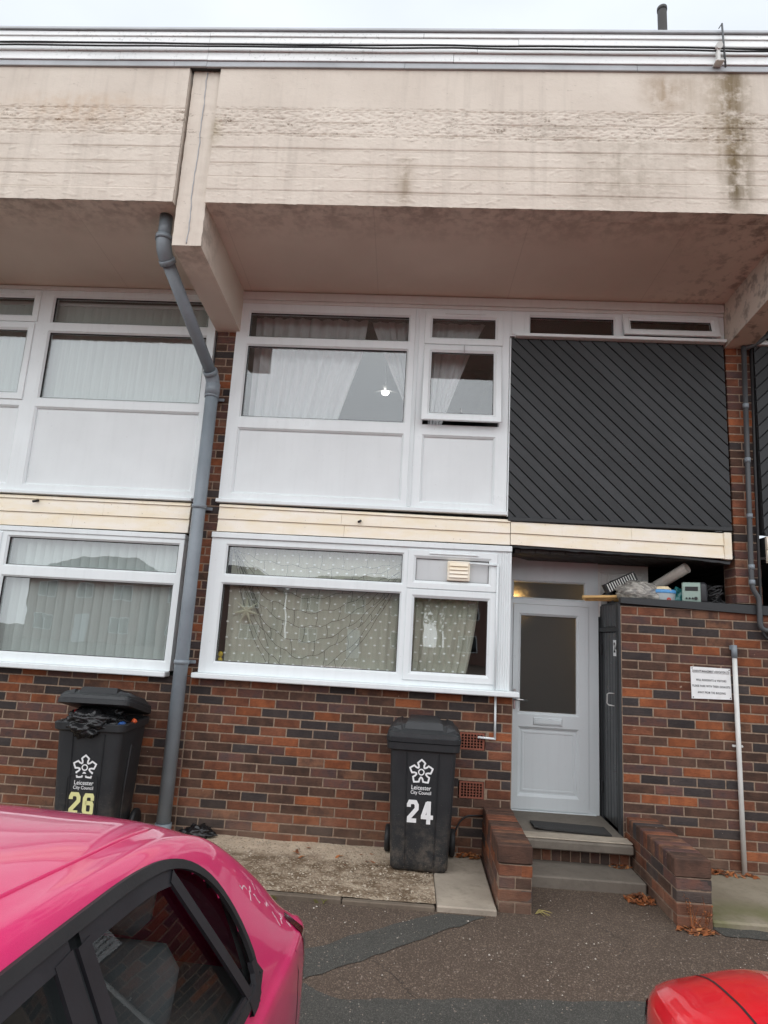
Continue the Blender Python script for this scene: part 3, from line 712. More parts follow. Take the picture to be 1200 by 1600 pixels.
# ------------------------------------------------------------------ windows
BEAD = [(0.0, 0.0), (0.004, 0.004), (0.016, 0.016), (0.018, 0.05)]
def bead(mb, hole, yf): mb.frame(*hole, [(d-0.0, yf+y+0.0015) for d, y in BEAD])
def pane(parent, x0, x1, z0, z1, y, mat=None, shear=0.0, ztop=None, name='pane', t=0.006):
    m = MB(); zt = ztop if ztop is not None else z1
    vs = []
    for yy in (y, y+t):
        for (X, Z) in ((x0,z0),(x1,z0),(x1,z1),(x0,z1)): vs.append((X, yy-(zt-Z)*shear, Z))
    m.add(vs, [(0,1,2,3),(4,7,6,5),(0,4,5,1),(1,5,6,2),(2,6,7,3),(3,7,4,0)])
    return m.build(name, mat or M_GLASS, parent)
def sash(parent, x0, x1, z0, z1, yf, glass, w_=0.068, shear=0.0, infill=None, trickle=False):
    m = MB(); prof = [(-0.004, yf+0.03), (-0.004, yf+0.004), (0.0, yf), (w_-0.024, yf), (w_-0.019, yf+0.003), (w_-0.002, yf+0.016), (w_, yf+0.018), (w_, yf+0.05)]
    m.frame(x0, x1, z0, z1, prof, shear=shear)
    if trickle: m.cbox(x0+0.18, x1-0.16, yf-0.012, yf-0.0005, z1-0.030, z1-0.018, 0.003)
    o = m.build('sash', M_WHITE, parent)
    gk = MB(); zt_ = z1
    gk.frame(x0, x1, z0, z1, [(w_-0.003, yf+0.0175), (w_+0.0035, yf+0.020), (w_+0.0035, yf+0.0295)], shear=shear); gk.build('gasket', M_RUBBER, parent)
    pane(parent, x0+w_-0.004, x1-w_+0.004, z0+w_-0.004, z1-w_+0.004, yf+0.030, infill or M_GLASS, shear, z1, 'infill_panel' if infill else 'pane')
    return o
def panel(parent, hole, y, mat=M_PANEL):
    m = MB(); a, b, c, d = hole; m.box(a-0.005, b+0.005, y, y+0.02, c-0.005, d+0.005); return m.build('infill_panel', mat, parent)
def win_frame(parent, x0, x1, z0, z1, glass, panels, regions, yf=-0.022, mat=None):
    holes = glass+panels+regions
    m = MB(); m.holed(x0, x1, z0, z1, holes, yf, 0.07)
    for h in glass+panels: bead(m, h, yf)
    o = m.build('window', mat or M_WHITE, parent)
    for h in glass:
        gk = MB(); gk.frame(*h, [(0.0155, yf+0.0162), (0.0205, yf+0.020), (0.0205, yf+0.0335)]); gk.build('gasket', M_RUBBER, o)
    for h in glass: pane(o, h[0]+.012, h[1]-.012, h[2]+.012, h[3]-.012, yf+0.034)
    for h in panels: panel(o, h, yf+0.030)
    return o
def mx(h, on, c):    # mirror a rectangle about x = c
    return (2*c-h[1], 2*c-h[0], h[2], h[3]) if on else h

# house 24, first floor
u = win_frame(H24, -0.11, 2.470, 2.842, 4.765, [(-0.003, 1.541, 4.421, 4.692), (-0.001, 1.536, 3.622, 4.352)],
              [(-0.005, 1.534, 2.900, 3.526), (1.700, 2.360, 2.892, 3.526)], [(1.690, 2.396, 4.418, 4.728), (1.694, 2.386, 3.622, 4.386)])
sash(u, 1.682, 2.404, 4.410, 4.736, -0.036, None, trickle=True)
sash(u, 1.686, 2.394, 3.640, 4.394, -0.036, None, shear=0.115)
m = MB(); m.cbox(1.588, 1.628, -0.030, -0.0225, 2.85, 4.76, 0.004)
for k in range(3): m.cbox(1.594+0.012*k, 1.598+0.012*k, -0.034, -0.0305, 2.86, 4.75, 0.0012)
m.build('mullion_cover', M_WHITE, u)
m = MB(); m.cbox(2.05, 2.054, -0.055, -0.04, 4.30, 4.395, 0.0015); m.cbox(2.032, 2.042, -0.135, -0.115, 3.712, 3.745, 0.003); m.build('stay_peg', M_METAL, u)
m = MB(); m.cbox(-0.125, 2.476, -0.060, 0.0, 2.806, 2.841, 0.005); m.build('sill', M_WHITE, u)
m = MB(); m.cbox(-0.105, 4.42, -0.030, 0.05, 4.766, 4.80, 0.004); m.cbox(-0.108, 4.422, -0.042, 0.05, 4.801, 4.884, 0.006); m.build('head_board', M_TIMBER, u)
t = win_frame(H24, 2.471, 4.418, 4.512, 4.765, [(2.645, 3.440, 4.530, 4.732)], [], [(3.515, 4.350, 4.545, 4.752)])
sash(t, 3.505, 4.352, 4.540, 4.758, -0.040, None, w_=0.062, shear=0.27, trickle=True)
m = MB(); m.cbox(2.487, 2.602, -0.032, -0.0225, 4.525, 4.758, 0.004); m.build('post_cover', M_WHITE, t)
m = MB(); m.cbox(2.515, 4.414, -0.085, -0.02, 4.490, 4.520, 0.004); m.build('sill', M_WHITE, t)
# house 24, ground floor
l = win_frame(H24, -0.125, 2.408, 1.318, 2.484, [(0.010, 1.594, 2.158, 2.436), (-0.004, 1.586, 1.402, 2.095)], [], [(1.640, 2.390, 2.142, 2.454), (1.638, 2.388, 1.372, 2.112)], yf=-0.030)
sash(l, 1.631, 2.398, 2.134, 2.462, -0.044, None, infill=M_PANE_GREY, trickle=True)
sash(l, 1.630, 2.396, 1.364, 2.120, -0.044, None)
m = MB(); m.cbox(-0.128, 2.526, -0.050, 0.05, 2.486, 2.537, 0.005); m.build('head_trim', M_WHITE, l)
m = MB(); m.cbox(-0.152, 2.596, -0.125, 0.0, 1.274, 1.317, 0.007); m.build('sill', M_WHITE, l)
m = MB(); m.box(2.409, 2.524, -0.030, 0.10, 1.318, 2.485)
for k in range(5): m.cbox(2.424+0.020*k, 2.437+0.020*k, -0.036, -0.0305, 1.320, 2.484, 0.003)
m.build('jamb_trim', M_WHITE, l)
m = MB(); m.cbox(1.972, 2.166, -0.056, -0.012, 2.212, 2.382, 0.006)
gv = m.build('vent_grille', M_FASC, l)
for k in range(4):
    s_ = MB(); z = 2.238+0.033*k; s_.add([(1.99,-0.058,z),(2.148,-0.058,z),(2.148,-0.072,z),(1.99,-0.072,z),(1.99,-0.058,z+0.028),(2.148,-0.058,z+0.028)], [(0,1,2,3),(3,2,5,4),(0,4,5,1),(0,3,4),(1,5,2)]); 
    o_ = s_.build('louvre', M_FASC, l)
# house 26
u6 = win_frame(H26, -2.87, -0.315, 2.835, 4.84, [(-1.945, -0.384, 4.500, 4.786), (-1.949, -0.384, 3.728, 4.420)], [(-1.957, -0.372, 2.893, 3.652), (-2.800, -2.108, 2.890, 3.655)], [(-2.820, -2.082, 4.515, 4.812), (-2.820, -2.098, 3.722, 4.478)])
sash(u6, -2.828, -2.074, 4.507, 4.822, -0.036, None, trickle=True); sash(u6, -2.828, -2.090, 3.714, 4.484, -0.036, None)
m = MB(); m.cbox(-2.88, -0.318, -0.030, 0.05, 4.841, 4.884, 0.004); m.build('head_board', M_TIMBER, u6)
m = MB(); m.cbox(-2.90, -0.345, -0.060, 0.0, 2.802, 2.834, 0.005); m.build('sill', M_WHITE, u6)
l6 = win_frame(H26, -2.87, -0.372, 1.310, 2.455, [(-2.002, -0.408, 2.139, 2.419), (-2.004, -0.420, 1.380, 2.061)], [], [(-2.83, -2.062, 2.13, 2.43), (-2.83, -2.062, 1.355, 2.09)], yf=-0.030)
sash(l6, -2.838, -2.054, 2.122, 2.438, -0.044, None); sash(l6, -2.838, -2.054, 1.347, 2.098, -0.044, None)
m = MB(); m.cbox(-2.875, -0.366, -0.042, 0.05, 2.456, 2.502, 0.005); m.build('head_trim', M_WHITE, l6)
m = MB(); m.cbox(-2.90, -0.376, -0.125, 0.0, 1.264, 1.309, 0.007); m.build('sill', M_WHITE, l6)

# fascias between the floors: yellowed plank cladding
def fascia(parent, x0, x1, zl, zr, splits, cap_end=None, top_strip=True, yo=-0.03):
    """zl / zr: (bottom, top) heights at the left and right ends"""
    bk = MB(); bk.add([(x0,0.0,zl[0]+.01),(x1,0.0,zr[0]+.01),(x1,0.0,zr[1]-.004),(x0,0.0,zl[1]-.004),(x0,0.2,zl[0]+.01),(x1,0.2,zr[0]+.01),(x1,0.2,zr[1]-.004),(x0,0.2,zl[1]-.004)], [(0,1,2,3),(4,7,6,5),(0,4,5,1),(2,6,7,3),(0,3,7,4),(1,5,6,2)])
    f = bk.build('fascia', M_BLACKTRIM, parent)
    fr = [(0.0, 0.445), (0.455, 0.88), (0.89, 1.0)] if top_strip else [(0.0, 0.49), (0.505, 0.995)]
    for r, (a, b) in enumerate(fr):
        cuts = [x0]+([] if r == 2 else splits[r % len(splits)] if splits else [])+[x1]
        for i in range(len(cuts)-1):
            p, q = cuts[i]+(0.001 if i else 0), cuts[i+1]-(0.001 if i < len(cuts)-2 else 0)
            zz = lambda x, t: (zl[0]+(zl[1]-zl[0])*t)*(x1-x)/(x1-x0)+(zr[0]+(zr[1]-zr[0])*t)*(x-x0)/(x1-x0)
            mm = MB(); R = []
            for k in range(9):
                x = p+(q-p)*k/8; wv = 0.0015*mn.noise(Vector((x*3, r*5.0, 0)))
                R.append([(x,-0.001,zz(x,a)+wv),(x,yo-0.010,zz(x,a)+wv),(x,yo-0.009,zz(x,a)+0.008+wv),(x,yo+0.004,zz(x,b)+wv),(x,-0.001,zz(x,b)+wv)])
            mm.rings(R, cap0=True, cap1=True); mm.build('plank', M_FASC, f)
    return f
fascia(H24, -0.090, 2.506, (2.545, 2.795), (2.55, 2.775), [[1.05], [1.02]])
ff = fascia(H24, 2.512, 4.325, (2.553, 2.758), (2.522, 2.745), [[], [3.55]], top_strip=False)
m = MB(); m.cbox(4.327, 4.390, -0.046, 0.05, 2.515, 2.748, 0.004); m.build('end_cap', M_FASC, ff)
fascia(H26, -2.87, -0.352, (2.505, 2.792), (2.515, 2.790), [[-1.42], [-1.15]])
ff = fascia(H22, 4.69, 7.5, (2.505, 2.735), (2.5, 2.73), [[], [6.2]], top_strip=False)
# ragged rotten batten under the right fascia
m = MB(); R = []
for k in range(41):
    x = 2.53+k*0.0462; d = 0.012*abs(mn.noise(Vector((x*7, 0, 0))))+0.006*abs(mn.noise(Vector((x*31, 0, 0)))); zb_ = 2.552-0.030*(x-2.53)/1.85
    if x > 3.9: zb_ -= 0.05*(x-3.9)
    R.append([(x, -0.02, zb_-0.016-d), (x, -0.02, zb_), (x, 0.06, zb_), (x, 0.06, zb_-0.016-d)])
m.rings(R, cap0=True, cap1=True); m.build('rotten_batten', M_BLACKTRIM, H24)

# black diagonal boarding
def clip_poly(poly, n, d):       # keep n.p <= d
    out = []
    for i in range(len(poly)):
        a, b = poly[i], poly[(i+1) % len(poly)]
        da, db = n[0]*a[0]+n[1]*a[1]-d, n[0]*b[0]+n[1]*b[1]-d
        if da <= 0: out.append(a)
        if (da < 0 < db) or (db < 0 < da):
            t = da/(da-db); out.append((a[0]+(b[0]-a[0])*t, a[1]+(b[1]-a[1])*t))
    return out
def boarding(parent, x0, x1, z0, z1, mirror=False, yf=-0.028, lim=None):
    bk = MB(); bk.box(x0, x1, -0.006, 0.1, z0, z1); base = bk.build('board_cladding', M_BLACKTRIM, parent)
    s2 = 1/sqrt(2); nrm = (-s2 if mirror else s2, s2); pitch = 0.083
    vals = [nrm[0]*x+nrm[1]*z for x in (x0, x1) for z in (z0, z1)]
    k = min(vals)-0.03
    while k < max(vals):
        poly = [(x0+.002,z0+.002),(x1-.002,z0+.002),(x1-.002,z1-.002),(x0+.002,z1-.002)]
        g_ = 0.0035
        p1 = clip_poly(clip_poly(poly, nrm, k+pitch-g_), (-nrm[0], -nrm[1]), -(k+g_))
        p2 = clip_poly(clip_poly(poly, nrm, k+pitch-g_-.003), (-nrm[0], -nrm[1]), -(k+g_+.003))
        if len(p1) >= 3 and len(p2) >= 3:
            yj = random.uniform(-.0015, .0015); mb = MB()
            if len(p1) == len(p2):
                n = len(p1)
                mb.rings([[(q[0], -0.006, q[1]) for q in p1], [(q[0], yf+yj+0.004, q[1]) for q in p1], [(q[0], yf+yj, q[1]) for q in p2]], cap1=True)
            else: mb.prism(p1, yf+yj, -0.006)
            mb.build('board', M_BOARD, base)
        k += pitch
    return base
bd = boarding(H24, 2.478, 4.405, 2.80, 4.488)
m = MB(); m.cbox(2.474, 2.484, -0.036, 0.0, 2.80, 4.492, 0.002, 1); m.cbox(2.485, 4.40, -0.045, 0.0, 2.762, 2.799, 0.004); m.build('edge_strip', [M_BLACKTRIM, M_WHITE], bd)
bd = boarding(H22, 4.672, 6.6, 2.76, 4.488, True)
m = MB(); m.cbox(4.674, 6.6, -0.045, 0.0, 2.74, 2.759, 0.003); m.build('edge_strip', M_BLACKTRIM, bd)
m = MB(); m.cbox(4.66, 6.6, -0.06, 0.05, 4.489, 4.52, 0.004); m.build('sill', M_WHITE, H22)
m = MB(); m.box(4.66, 6.6, 0.0, 0.1, 4.521, 4.884); m.build('window', M_TIMBER, H22)
m = MB(); m.box(4.8, 6.5, -0.012, 0.0, 4.56, 4.80); m.build('pane', M_DARK, H22)

# rooms behind the glass, open towards the window
def room(parent, x0, x1, y0, y1, z0, z1, mat, name='room'):
    m = MB(); vs = [(x0,y0,z0),(x1,y0,z0),(x1,y1,z0),(x0,y1,z0),(x0,y0,z1),(x1,y0,z1),(x1,y1,z1),(x0,y1,z1)]
    m.add(vs, [(0,3,7,4),(1,5,6,2),(3,2,6,7),(4,7,6,5),(0,1,2,3)]); return m.build(name, mat, parent, norm=False)
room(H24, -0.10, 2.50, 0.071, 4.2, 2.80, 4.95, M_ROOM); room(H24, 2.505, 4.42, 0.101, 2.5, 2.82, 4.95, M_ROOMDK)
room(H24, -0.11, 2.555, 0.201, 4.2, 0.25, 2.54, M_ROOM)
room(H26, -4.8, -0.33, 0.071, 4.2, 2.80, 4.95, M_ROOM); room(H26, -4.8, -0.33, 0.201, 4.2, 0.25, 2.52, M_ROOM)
# floor zone and party wall fillers that close the building behind the openings
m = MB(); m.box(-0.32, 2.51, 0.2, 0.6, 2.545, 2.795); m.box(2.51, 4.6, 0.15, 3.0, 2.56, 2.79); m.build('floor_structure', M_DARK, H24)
m = MB(); m.box(-4.8, -0.34, 0.2, 0.6, 2.525, 2.795); m.box(-4.9, -4.8, -0.02, 4.2, 0, 6.0); m.box(-4.8, -2.875, 0.0, 0.07, 1.262, 4.9); m.build('floor_structure', M_DARK, H26)

# ------------------------------------------------------------------ porch, door and steps
P = thing('front_porch', 'dark boarded porch recess above the pale grey front door', 'porch', (3.0, 0.3, 0.25)) if False else H24
m = MB(); m.box(2.54, 2.56, 0.201, 0.62, 0.2, 2.53); m.build('porch_wall', M_GREYW, H24)
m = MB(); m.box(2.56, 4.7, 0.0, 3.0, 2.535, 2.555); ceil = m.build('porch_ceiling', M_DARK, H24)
for k in range(16):
    a = 2.35+0.13*k; sh = 0.45
    p = [(a+0.003, 0.04), (a+0.125, 0.04), (a+0.125+sh, 0.62), (a+0.003+sh, 0.62)]
    p = clip_poly(clip_poly(p, (-1, 0), -2.565), (1, 0), 4.42)
    if len(p) < 3: continue
    mb = MB(); mb.zprism(p, 2.500+random.uniform(-.001, .001), 2.530); mb.build('board', M_DARKWOOD, ceil)
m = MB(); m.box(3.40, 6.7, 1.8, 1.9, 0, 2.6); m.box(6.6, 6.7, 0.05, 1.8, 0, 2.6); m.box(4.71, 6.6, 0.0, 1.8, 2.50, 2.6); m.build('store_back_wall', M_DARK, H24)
YD = 0.60
m = MB(); m.holed(2.562, 3.432, 0.235, 2.525, [(2.627, 3.322, 2.132, 2.312), (2.640, 3.340, 0.262, 2.084)], YD-0.02, YD+0.06)
m.frame(2.627, 3.322, 2.132, 2.312, [(d, YD-0.0185+y) for d, y in BEAD])
m.cbox(2.60, 3.40, YD-0.045, YD-0.021, 0.236, 0.258, 0.004)
df = m.build('door_frame', M_GREYW, H24)
pane(df, 2.635, 3.314, 2.140, 2.304, YD+0.012, M_FROST, t=0.006)
m = MB(); m.holed(2.643, 3.337, 0.265, 2.081, [(2.693, 3.250, 1.080, 1.998), (2.700, 3.252, 0.372, 0.972)], YD-0.030, YD+0.03)
for h in ((2.693, 3.250, 1.080, 1.998), (2.700, 3.252, 0.372, 0.972)): m.frame(*h, [(d*1.3, YD-0.0285+y) for d, y in BEAD])
dr = m.build('door', M_GREYW, H24)
pane(dr, 2.70, 3.243, 1.087, 1.991, YD+0.004, M_FROST)
m = MB(); m.box(2.69, 3.262, YD-0.006, YD+0.02, 0.362, 0.982); m.frame(2.735, 3.217, 0.41, 0.934, [(0, YD-0.0065), (0.004, YD-0.011), (0.018, YD-0.011), (0.022, YD-0.0065)]); m.build('door_panel', M_GREYW, dr)
m = MB(); m.cbox(2.835, 3.100, YD-0.042, YD-0.0305, 0.992, 1.058, 0.005); m.cbox(2.850, 3.085, YD-0.050, YD-0.0425, 1.004, 1.046, 0.006); m.build('letter_plate', M_GREYW, dr)
m = MB(); m.cbox(2.650, 2.672, YD-0.042, YD-0.0305, 1.12, 1.30, 0.004); m.tube([(2.661, YD-0.04, 1.21), (2.661, YD-0.085, 1.21), (2.675, YD-0.09, 1.21), (2.775, YD-0.09, 1.207)], 0.010, 8); m.build('door_handle', M_METAL, dr)
# white panelled wall to the right of the door, above the store
m = MB(); m.box(3.433, 3.90, YD-0.02, YD+0.04, 2.0, 2.495)
for a in (3.445, 3.53): m.frame(a, a+0.075 if a < 3.5 else 3.86, 2.05, 2.42, [(0, YD-0.0205), (0.004, YD-0.026), (0.016, YD-0.026), (0.02, YD-0.021)])
m.build('side_panel', M_TIMBER, H24)
room(H24, 2.57, 3.42, 0.68, 3.4, 0.24, 2.52, M_ROOMDK, 'hallway')
hb = thing('hall_lamp', 'small warm lit lamp glowing through the door top glass', 'lamp', (2.70, 0.95, 2.12))
m = MB(); m.rings([[(0.05*sin(a)*cos(q), 0.05*sin(a)*sin(q), 0.05*cos(a)) for q in [2*pi*k/12 for k in range(12)]] for a in [pi*(j+0.5)/8 for j in range(8)]], sm=True, cap0=True, cap1=True); m.build('bulb', M_WARM, hb, local=True)
m = MB(); m.tube([(0, 0, 0.03), (0, 0, 0.38)], 0.006, 6); m.build('flex', M_RUBBER, hb, local=True)

st = thing('entrance_steps', 'two worn concrete steps with a brick riser below the front door', 'steps', (3.0, -0.2, 0.0))
m = MB()
def slab_fn(x0, x1, y0, y1, z0, z1, mb):
    mb.cbox(x0, x1, y0, y1, z0, z1, 0.010)
slab_fn(2.552, 3.452, -0.27, 0.595, 0.182, 0.250, m); m.build('upper_slab', M_STEP, st)
m = MB(); slab_fn(2.554, 3.455, -0.52, -0.10, -0.05, 0.078, m); m.build('lower_slab', M_STEP, st)
m = MB(); m.box(2.554, 3.453, -0.165, 0.55, 0.0, 0.181); rs_ = m.build('riser', M_MORTAR, st)
for k in range(12): put_brick(rs_, 2.59+0.0745*k, -0.170, 0.130, 0.066, 0.104)
m = MB(); m.cbox(2.556, 3.452, -0.245, -0.10, 0.251, 0.262, 0.004); m.build('slab_edge', M_SLAB, st)
m = MB()
def matf(u, v):
    x = 2.745+0.60*u; y = -0.02+0.22*v-0.05*u; return (x, y, 0.268+0.012*max(0, 1-u*6)*(1-v)+0.003*mn.noise(Vector((x*9, y*9, 0))))
m.grid(matf, 24, 8); m.grid(lambda u, v: Vector(matf(u, v))-Vector((0, 0, 0.010)), 24, 8)
R = [[matf(u/24, 0) for u in range(25)], [tuple(Vector(matf(u/24, 0))-Vector((0, 0, .010))) for u in range(25)]]
m.rings(R, closed=False)
top(m, 'door_mat', pm('mat_rubber', srgb(54, 53, 52), 0.9, 0.25, 20, 0.8, 160, 0.006), (3.05, 0.07, 0.262), 'dark worn door mat lying askew on the top step', 'mat', norm=False)

def low_wall(label, x0, x1, yend, side, green=False):
    t_ = thing('garden_wall', label, 'wall', ((x0+x1)/2, yend/2, 0), group='low brick walls flanking the steps')
    m = MB(); m.box(x0+0.004, x1-0.004, yend+0.0045, 0.0, -0.05, 0.288); m.box(x0+0.006, x1-0.006, yend+0.03, 0.0, 0.2881, 0.392); core = m.build('mortar_core', M_MORTAR, t_)
    # end face
    for r in range(4):
        z = 0.0375+0.075*r-0.01
        if r % 2 == 0 and side < 0:
            put_brick(core, x0+0.056, yend, z, 0.1, 0.064); put_brick(core, x1-0.056, yend, z, 0.1, 0.064)
        elif r % 2 == 1 and side > 0: put_brick(core, (x0+x1)/2, yend, z, x1-x0-0.004, 0.064)
        else: put_brick(core, (x0+x1)/2, yend, z, x1-x0-0.004, 0.064, 'red' if side < 0 else None)
    # flank bricks (both long faces)
    for (xf, rz) in ((x0, -pi/2), (x1, pi/2)):
        for r in range(4):
            z = 0.0375+0.075*r-0.01; y = yend+(0.0 if r % 2 else 0.1)
            while y < -0.04:
                L_ = min(0.215, -0.01-y)
                if L_ > 0.05:
                    o = put_brick(core, 0, 0, z, round(L_, 3), 0.065)
                    o.location.x = xf-(x0+x1)/2; o.location.y = (y+L_/2)-yend/2; o.rotation_euler = (0, 0, rz)
                y += 0.225
    # brick on edge coping
    n = int(-yend/0.075)
    for k in range(n):
        y = yend+0.0325+0.075*k
        mb = MB(); c = 0.006; zz = 0.292+random.uniform(-.002, .002); jx = random.uniform(-.003, .003)
        mb.cbox(x0-0.004+jx, x1+0.004+jx, y-0.0335, y+0.0335, zz, zz+0.113, 0.007)
        mb.build('coping_brick', BR[random.choices(['plum', 'brown', 'tan', 'red', 'blue'], [4, 5, 2, 2, 2])[0]] if k else BR['brown'], t_)
    return t_
low_wall('low brick wall on the left of the front steps, beside the pale slab', 2.332, 2.552, -1.01, -1)
low_wall('low mossy-ended brick wall on the right of the front steps', 3.470, 3.695, -1.01, 1)

# ------------------------------------------------------------------ brick store on the right
BS = thing('brick_store', 'brick outdoor store with black boarded side door and clutter on its roof', 'store', (4.0, 0.3, 0))
sw = mortar('brick_wall', BS, [(3.4585, 6.4, 0.0035, 0.07, -0.05, 2.078), (3.50, 6.4, 0.0701, 0.2, -0.05, 2.078)])
brick_rows(sw, 3.458, 5.3, -0.0235, 28, 0.0, 0.0, 1)
m = MB(); m.add([(3.452,-0.028,2.100),(4.70,-0.028,2.060),(4.70,-0.028,2.138),(3.452,-0.028,2.150),(3.452,0.03,2.100),(4.70,0.03,2.060),(4.70,0.03,2.138),(3.452,0.03,2.150)], [(0,1,2,3),(4,7,6,5),(0,4,5,1),(3,2,6,7),(0,3,7,4),(1,5,6,2)]); m.box(4.705, 6.4, -0.028, 0.03, 2.05, 2.13)
m.build('cap_board', M_BLACKTRIM, BS)
m = MB(); m.box(3.46, 6.0, 0.031, 1.7, 2.08, 2.115); m.build('store_roof', M_BLACKTRIM, BS)
# side door: plane X = 3.455 facing the steps
m = MB(); m.box(3.440, 3.4570, 0.003, 0.075, 0.2, 2.098); m.box(3.43, 3.50, 0.60, 0.70, 0.0, 2.1); m.box(3.440, 3.475, 0.076, 0.6, 1.86, 1.90); m.box(3.448, 3.475, 0.565, 0.598, 0.2, 2.098); m.box(3.462, 3.475, 0.076, 0.565, 1.901, 2.098); m.build('door_surround', M_BLACKTRIM, BS)
m = MB(); m.box(3.470, 3.49, 0.076, 0.564, 0.26, 1.858); sdoor = m.build('side_door', M_BLACKTRIM, BS)
for k in range(6):
    y0 = 0.078+0.081*k; mb = MB(); mb.cbox(3.458+random.uniform(-.001, .001), 3.4695, y0+0.0015, y0+0.0795, 0.262, 1.856, 0.004); mb.build('board', M_BOARDG, sdoor)
for k in range(6):
    y0 = 0.078+0.081*k; mb = MB(); mb.cbox(3.452, 3.4615, y0+0.0015, y0+0.0795, 1.902, 2.096, 0.004); mb.build('board', M_BOARDG, BS)
m = MB(); m.tube([(3.458, 0.16, 1.34), (3.425, 0.17, 1.335), (3.42, 0.40, 1.335), (3.425, 0.41, 1.325), (3.425, 0.42, 1.24), (3.458, 0.42, 1.235)] if False else [(3.458, 0.20, 1.335), (3.415, 0.21, 1.335), (3.405, 0.225, 1.325), (3.405, 0.235, 1.25), (3.415, 0.225, 1.235), (3.458, 0.20, 1.232)], 0.005, 6); m.build('pull_handle', M_WPIPE, sdoor)
m = MB(); m.box(3.4535, 3.4575, 0.075, 0.205, 1.652, 1.788); npl = m.build('number_plate', M_WPAINT, sdoor)
m = MB(); text_mb(m, '24', 0.115, 0, 1.72, 0, 0.004, 0.9)
m.v = [(3.4528, 0.14-x, z) for x, y, z in m.v]; m.build('lettering', M_INK, npl, norm=False)
for z in (0.5, 1.7):
    m = MB(); m.cbox(3.442, 3.458, 0.545, 0.60, z-0.05, z+0.05, 0.002); m.build('hinge', M_RUBBER, sdoor)

# ------------------------------------------------------------------ curtains, blinds, lamps inside
def drapery(label, x_left, x_right, ztop, zbot, y, folds, amp, mat, cat='curtain', nu=70, nv=36, gather=None, name='curtain', group=None):
    m = MB()
    def fn(a, b):
        z = ztop+(zbot-ztop)*b; xl, xr = x_left(b), x_right(b); x = xl+(xr-xl)*a
        ph = folds*2*pi*a
        d = amp*(0.6+0.4*b)*(sin(ph)+0.35*sin(2.3*ph+1.3)+0.5*mn.noise(Vector((a*9, b*2.0, 1))))
        return (x+0.004*sin(ph*1.7+b*3), y+d, z)
    m.grid(fn, nu, nv)
    return top(m, name, mat, ((x_left(1)+x_right(1))/2, y, zbot), label, cat, group, norm=False)
lp = lambda a, b, p=1.0: (lambda v: a+(b-a)*v**p)
drapery('white voile curtain drawn left in the wide upstairs window', lp(0.02, 0.03), lambda v: 1.12-0.10*v-0.22*max(0, v-0.3), 4.72, 3.58, 0.17, 9, 0.03, M_VOILE, group='voile curtains upstairs')
drapery('white voile curtain swept right in the wide upstairs window', lambda v: 1.16+0.42*v**1.1, lambda v: 1.60, 4.72, 3.75, 0.19, 4, 0.018, M_VOILE, group='voile curtains upstairs')
drapery('white voile curtain tied back behind the open upstairs casement', lambda v: 1.70+0.05*v, lambda v: 2.27-0.42*v**0.85, 4.72, 3.62, 0.18, 4, 0.018, M_VOILE, group='voile curtains upstairs')
nc = drapery('dotted net curtain across the wide ground floor window', lp(0.03, 0.05), lp(1.72, 1.70), 2.46, 1.36, 0.105, 22, 0.008, M_NET, nu=120, group='dotted net curtains downstairs')
nc2 = drapery('dotted net curtain half drawn in the ground floor casement', lp(1.66, 1.66), lambda v: 2.285-0.02*v-0.11*v*v, 2.46, 1.36, 0.11, 7, 0.014, M_NET, group='dotted net curtains downstairs')
def dots(parent, x0, x1, z0, z1, y, lim=None):
    m = MB(); r = 0
    z = z1
    while z > z0:
        x = x0+(0.041 if r % 2 else 0)
        while x < x1:
            xx, zz = x+random.uniform(-.006, .006), z+random.uniform(-.005, .005)
            if lim is None or xx < lim(zz): m.add([(xx+0.0125*cos(q), y, zz+0.0080*sin(q)) for q in [2*pi*k/6 for k in range(6)]], [tuple(range(6))])
            x += 0.082
        z -= 0.068; r += 1
    o = m.build('embroidered_dots', M_DOT, parent, norm=False); o['kind'] = 'stuff'
dots(nc, 0.06, 1.60, 1.40, 2.44, 0.088); dots(nc2, 1.69, 2.2, 1.40, 2.06, 0.082, lambda z: 2.25-0.10*(2.4-z))

# black net of string lights hung behind the big ground floor pane
def net_lights():
    m = MB(); NU, NV = 15, 9
    def Pn(u, v):
        xt = 0.04+1.52*u; zt_ = 2.42-0.05*u
        xb = 0.06+1.46*u; zb_ = 2.40-1.05*(1-abs(2*(u**0.82)-1)**1.9)-0.28*u
        x = xt+(xb-xt)*v; z = zt_+(zb_-zt_)*v
        return Vector((x+0.02*mn.noise(Vector((u*7, v*7, 0))), 0.076, z+0.02*mn.noise(Vector((u*7, v*7, 5)))))
    for j in range(1, NV+1):
        pts = []
        for i in range(NU+1):
            pts.append(Pn(i/NU, j/NV))
            if i < NU: q = (Pn(i/NU, j/NV)+Pn((i+1)/NU, j/NV))/2; q.z -= 0.012*(1 if (i+j) % 2 else -1); pts.append(q)
        m.tube(pts, 0.0015, 4, cap=False)
    for i in range(NU+1):
        for j in range(0, NV):
            if (i+j) % 2: continue
            a, b = Pn(i/NU, j/NV), Pn(i/NU, (j+1)/NV); m.tube([a, (a+b)/2+Vector((0.008, 0, 0)), b], 0.0015, 4, cap=False)
    for k in range(5): m.tube([(0.03+0.01*k, 0.076, 2.44), (0.10+0.035*k, 0.076, 2.30-0.05*k), (0.20+0.06*k, 0.076, 2.12-0.14*k)], 0.0015, 4, cap=False)
    top(m, 'string_light_net', M_RUBBER, (0.8, 0.125, 1.4), 'black wire net of string lights sagging behind the ground floor window', 'string lights', norm=False)
net_lights()
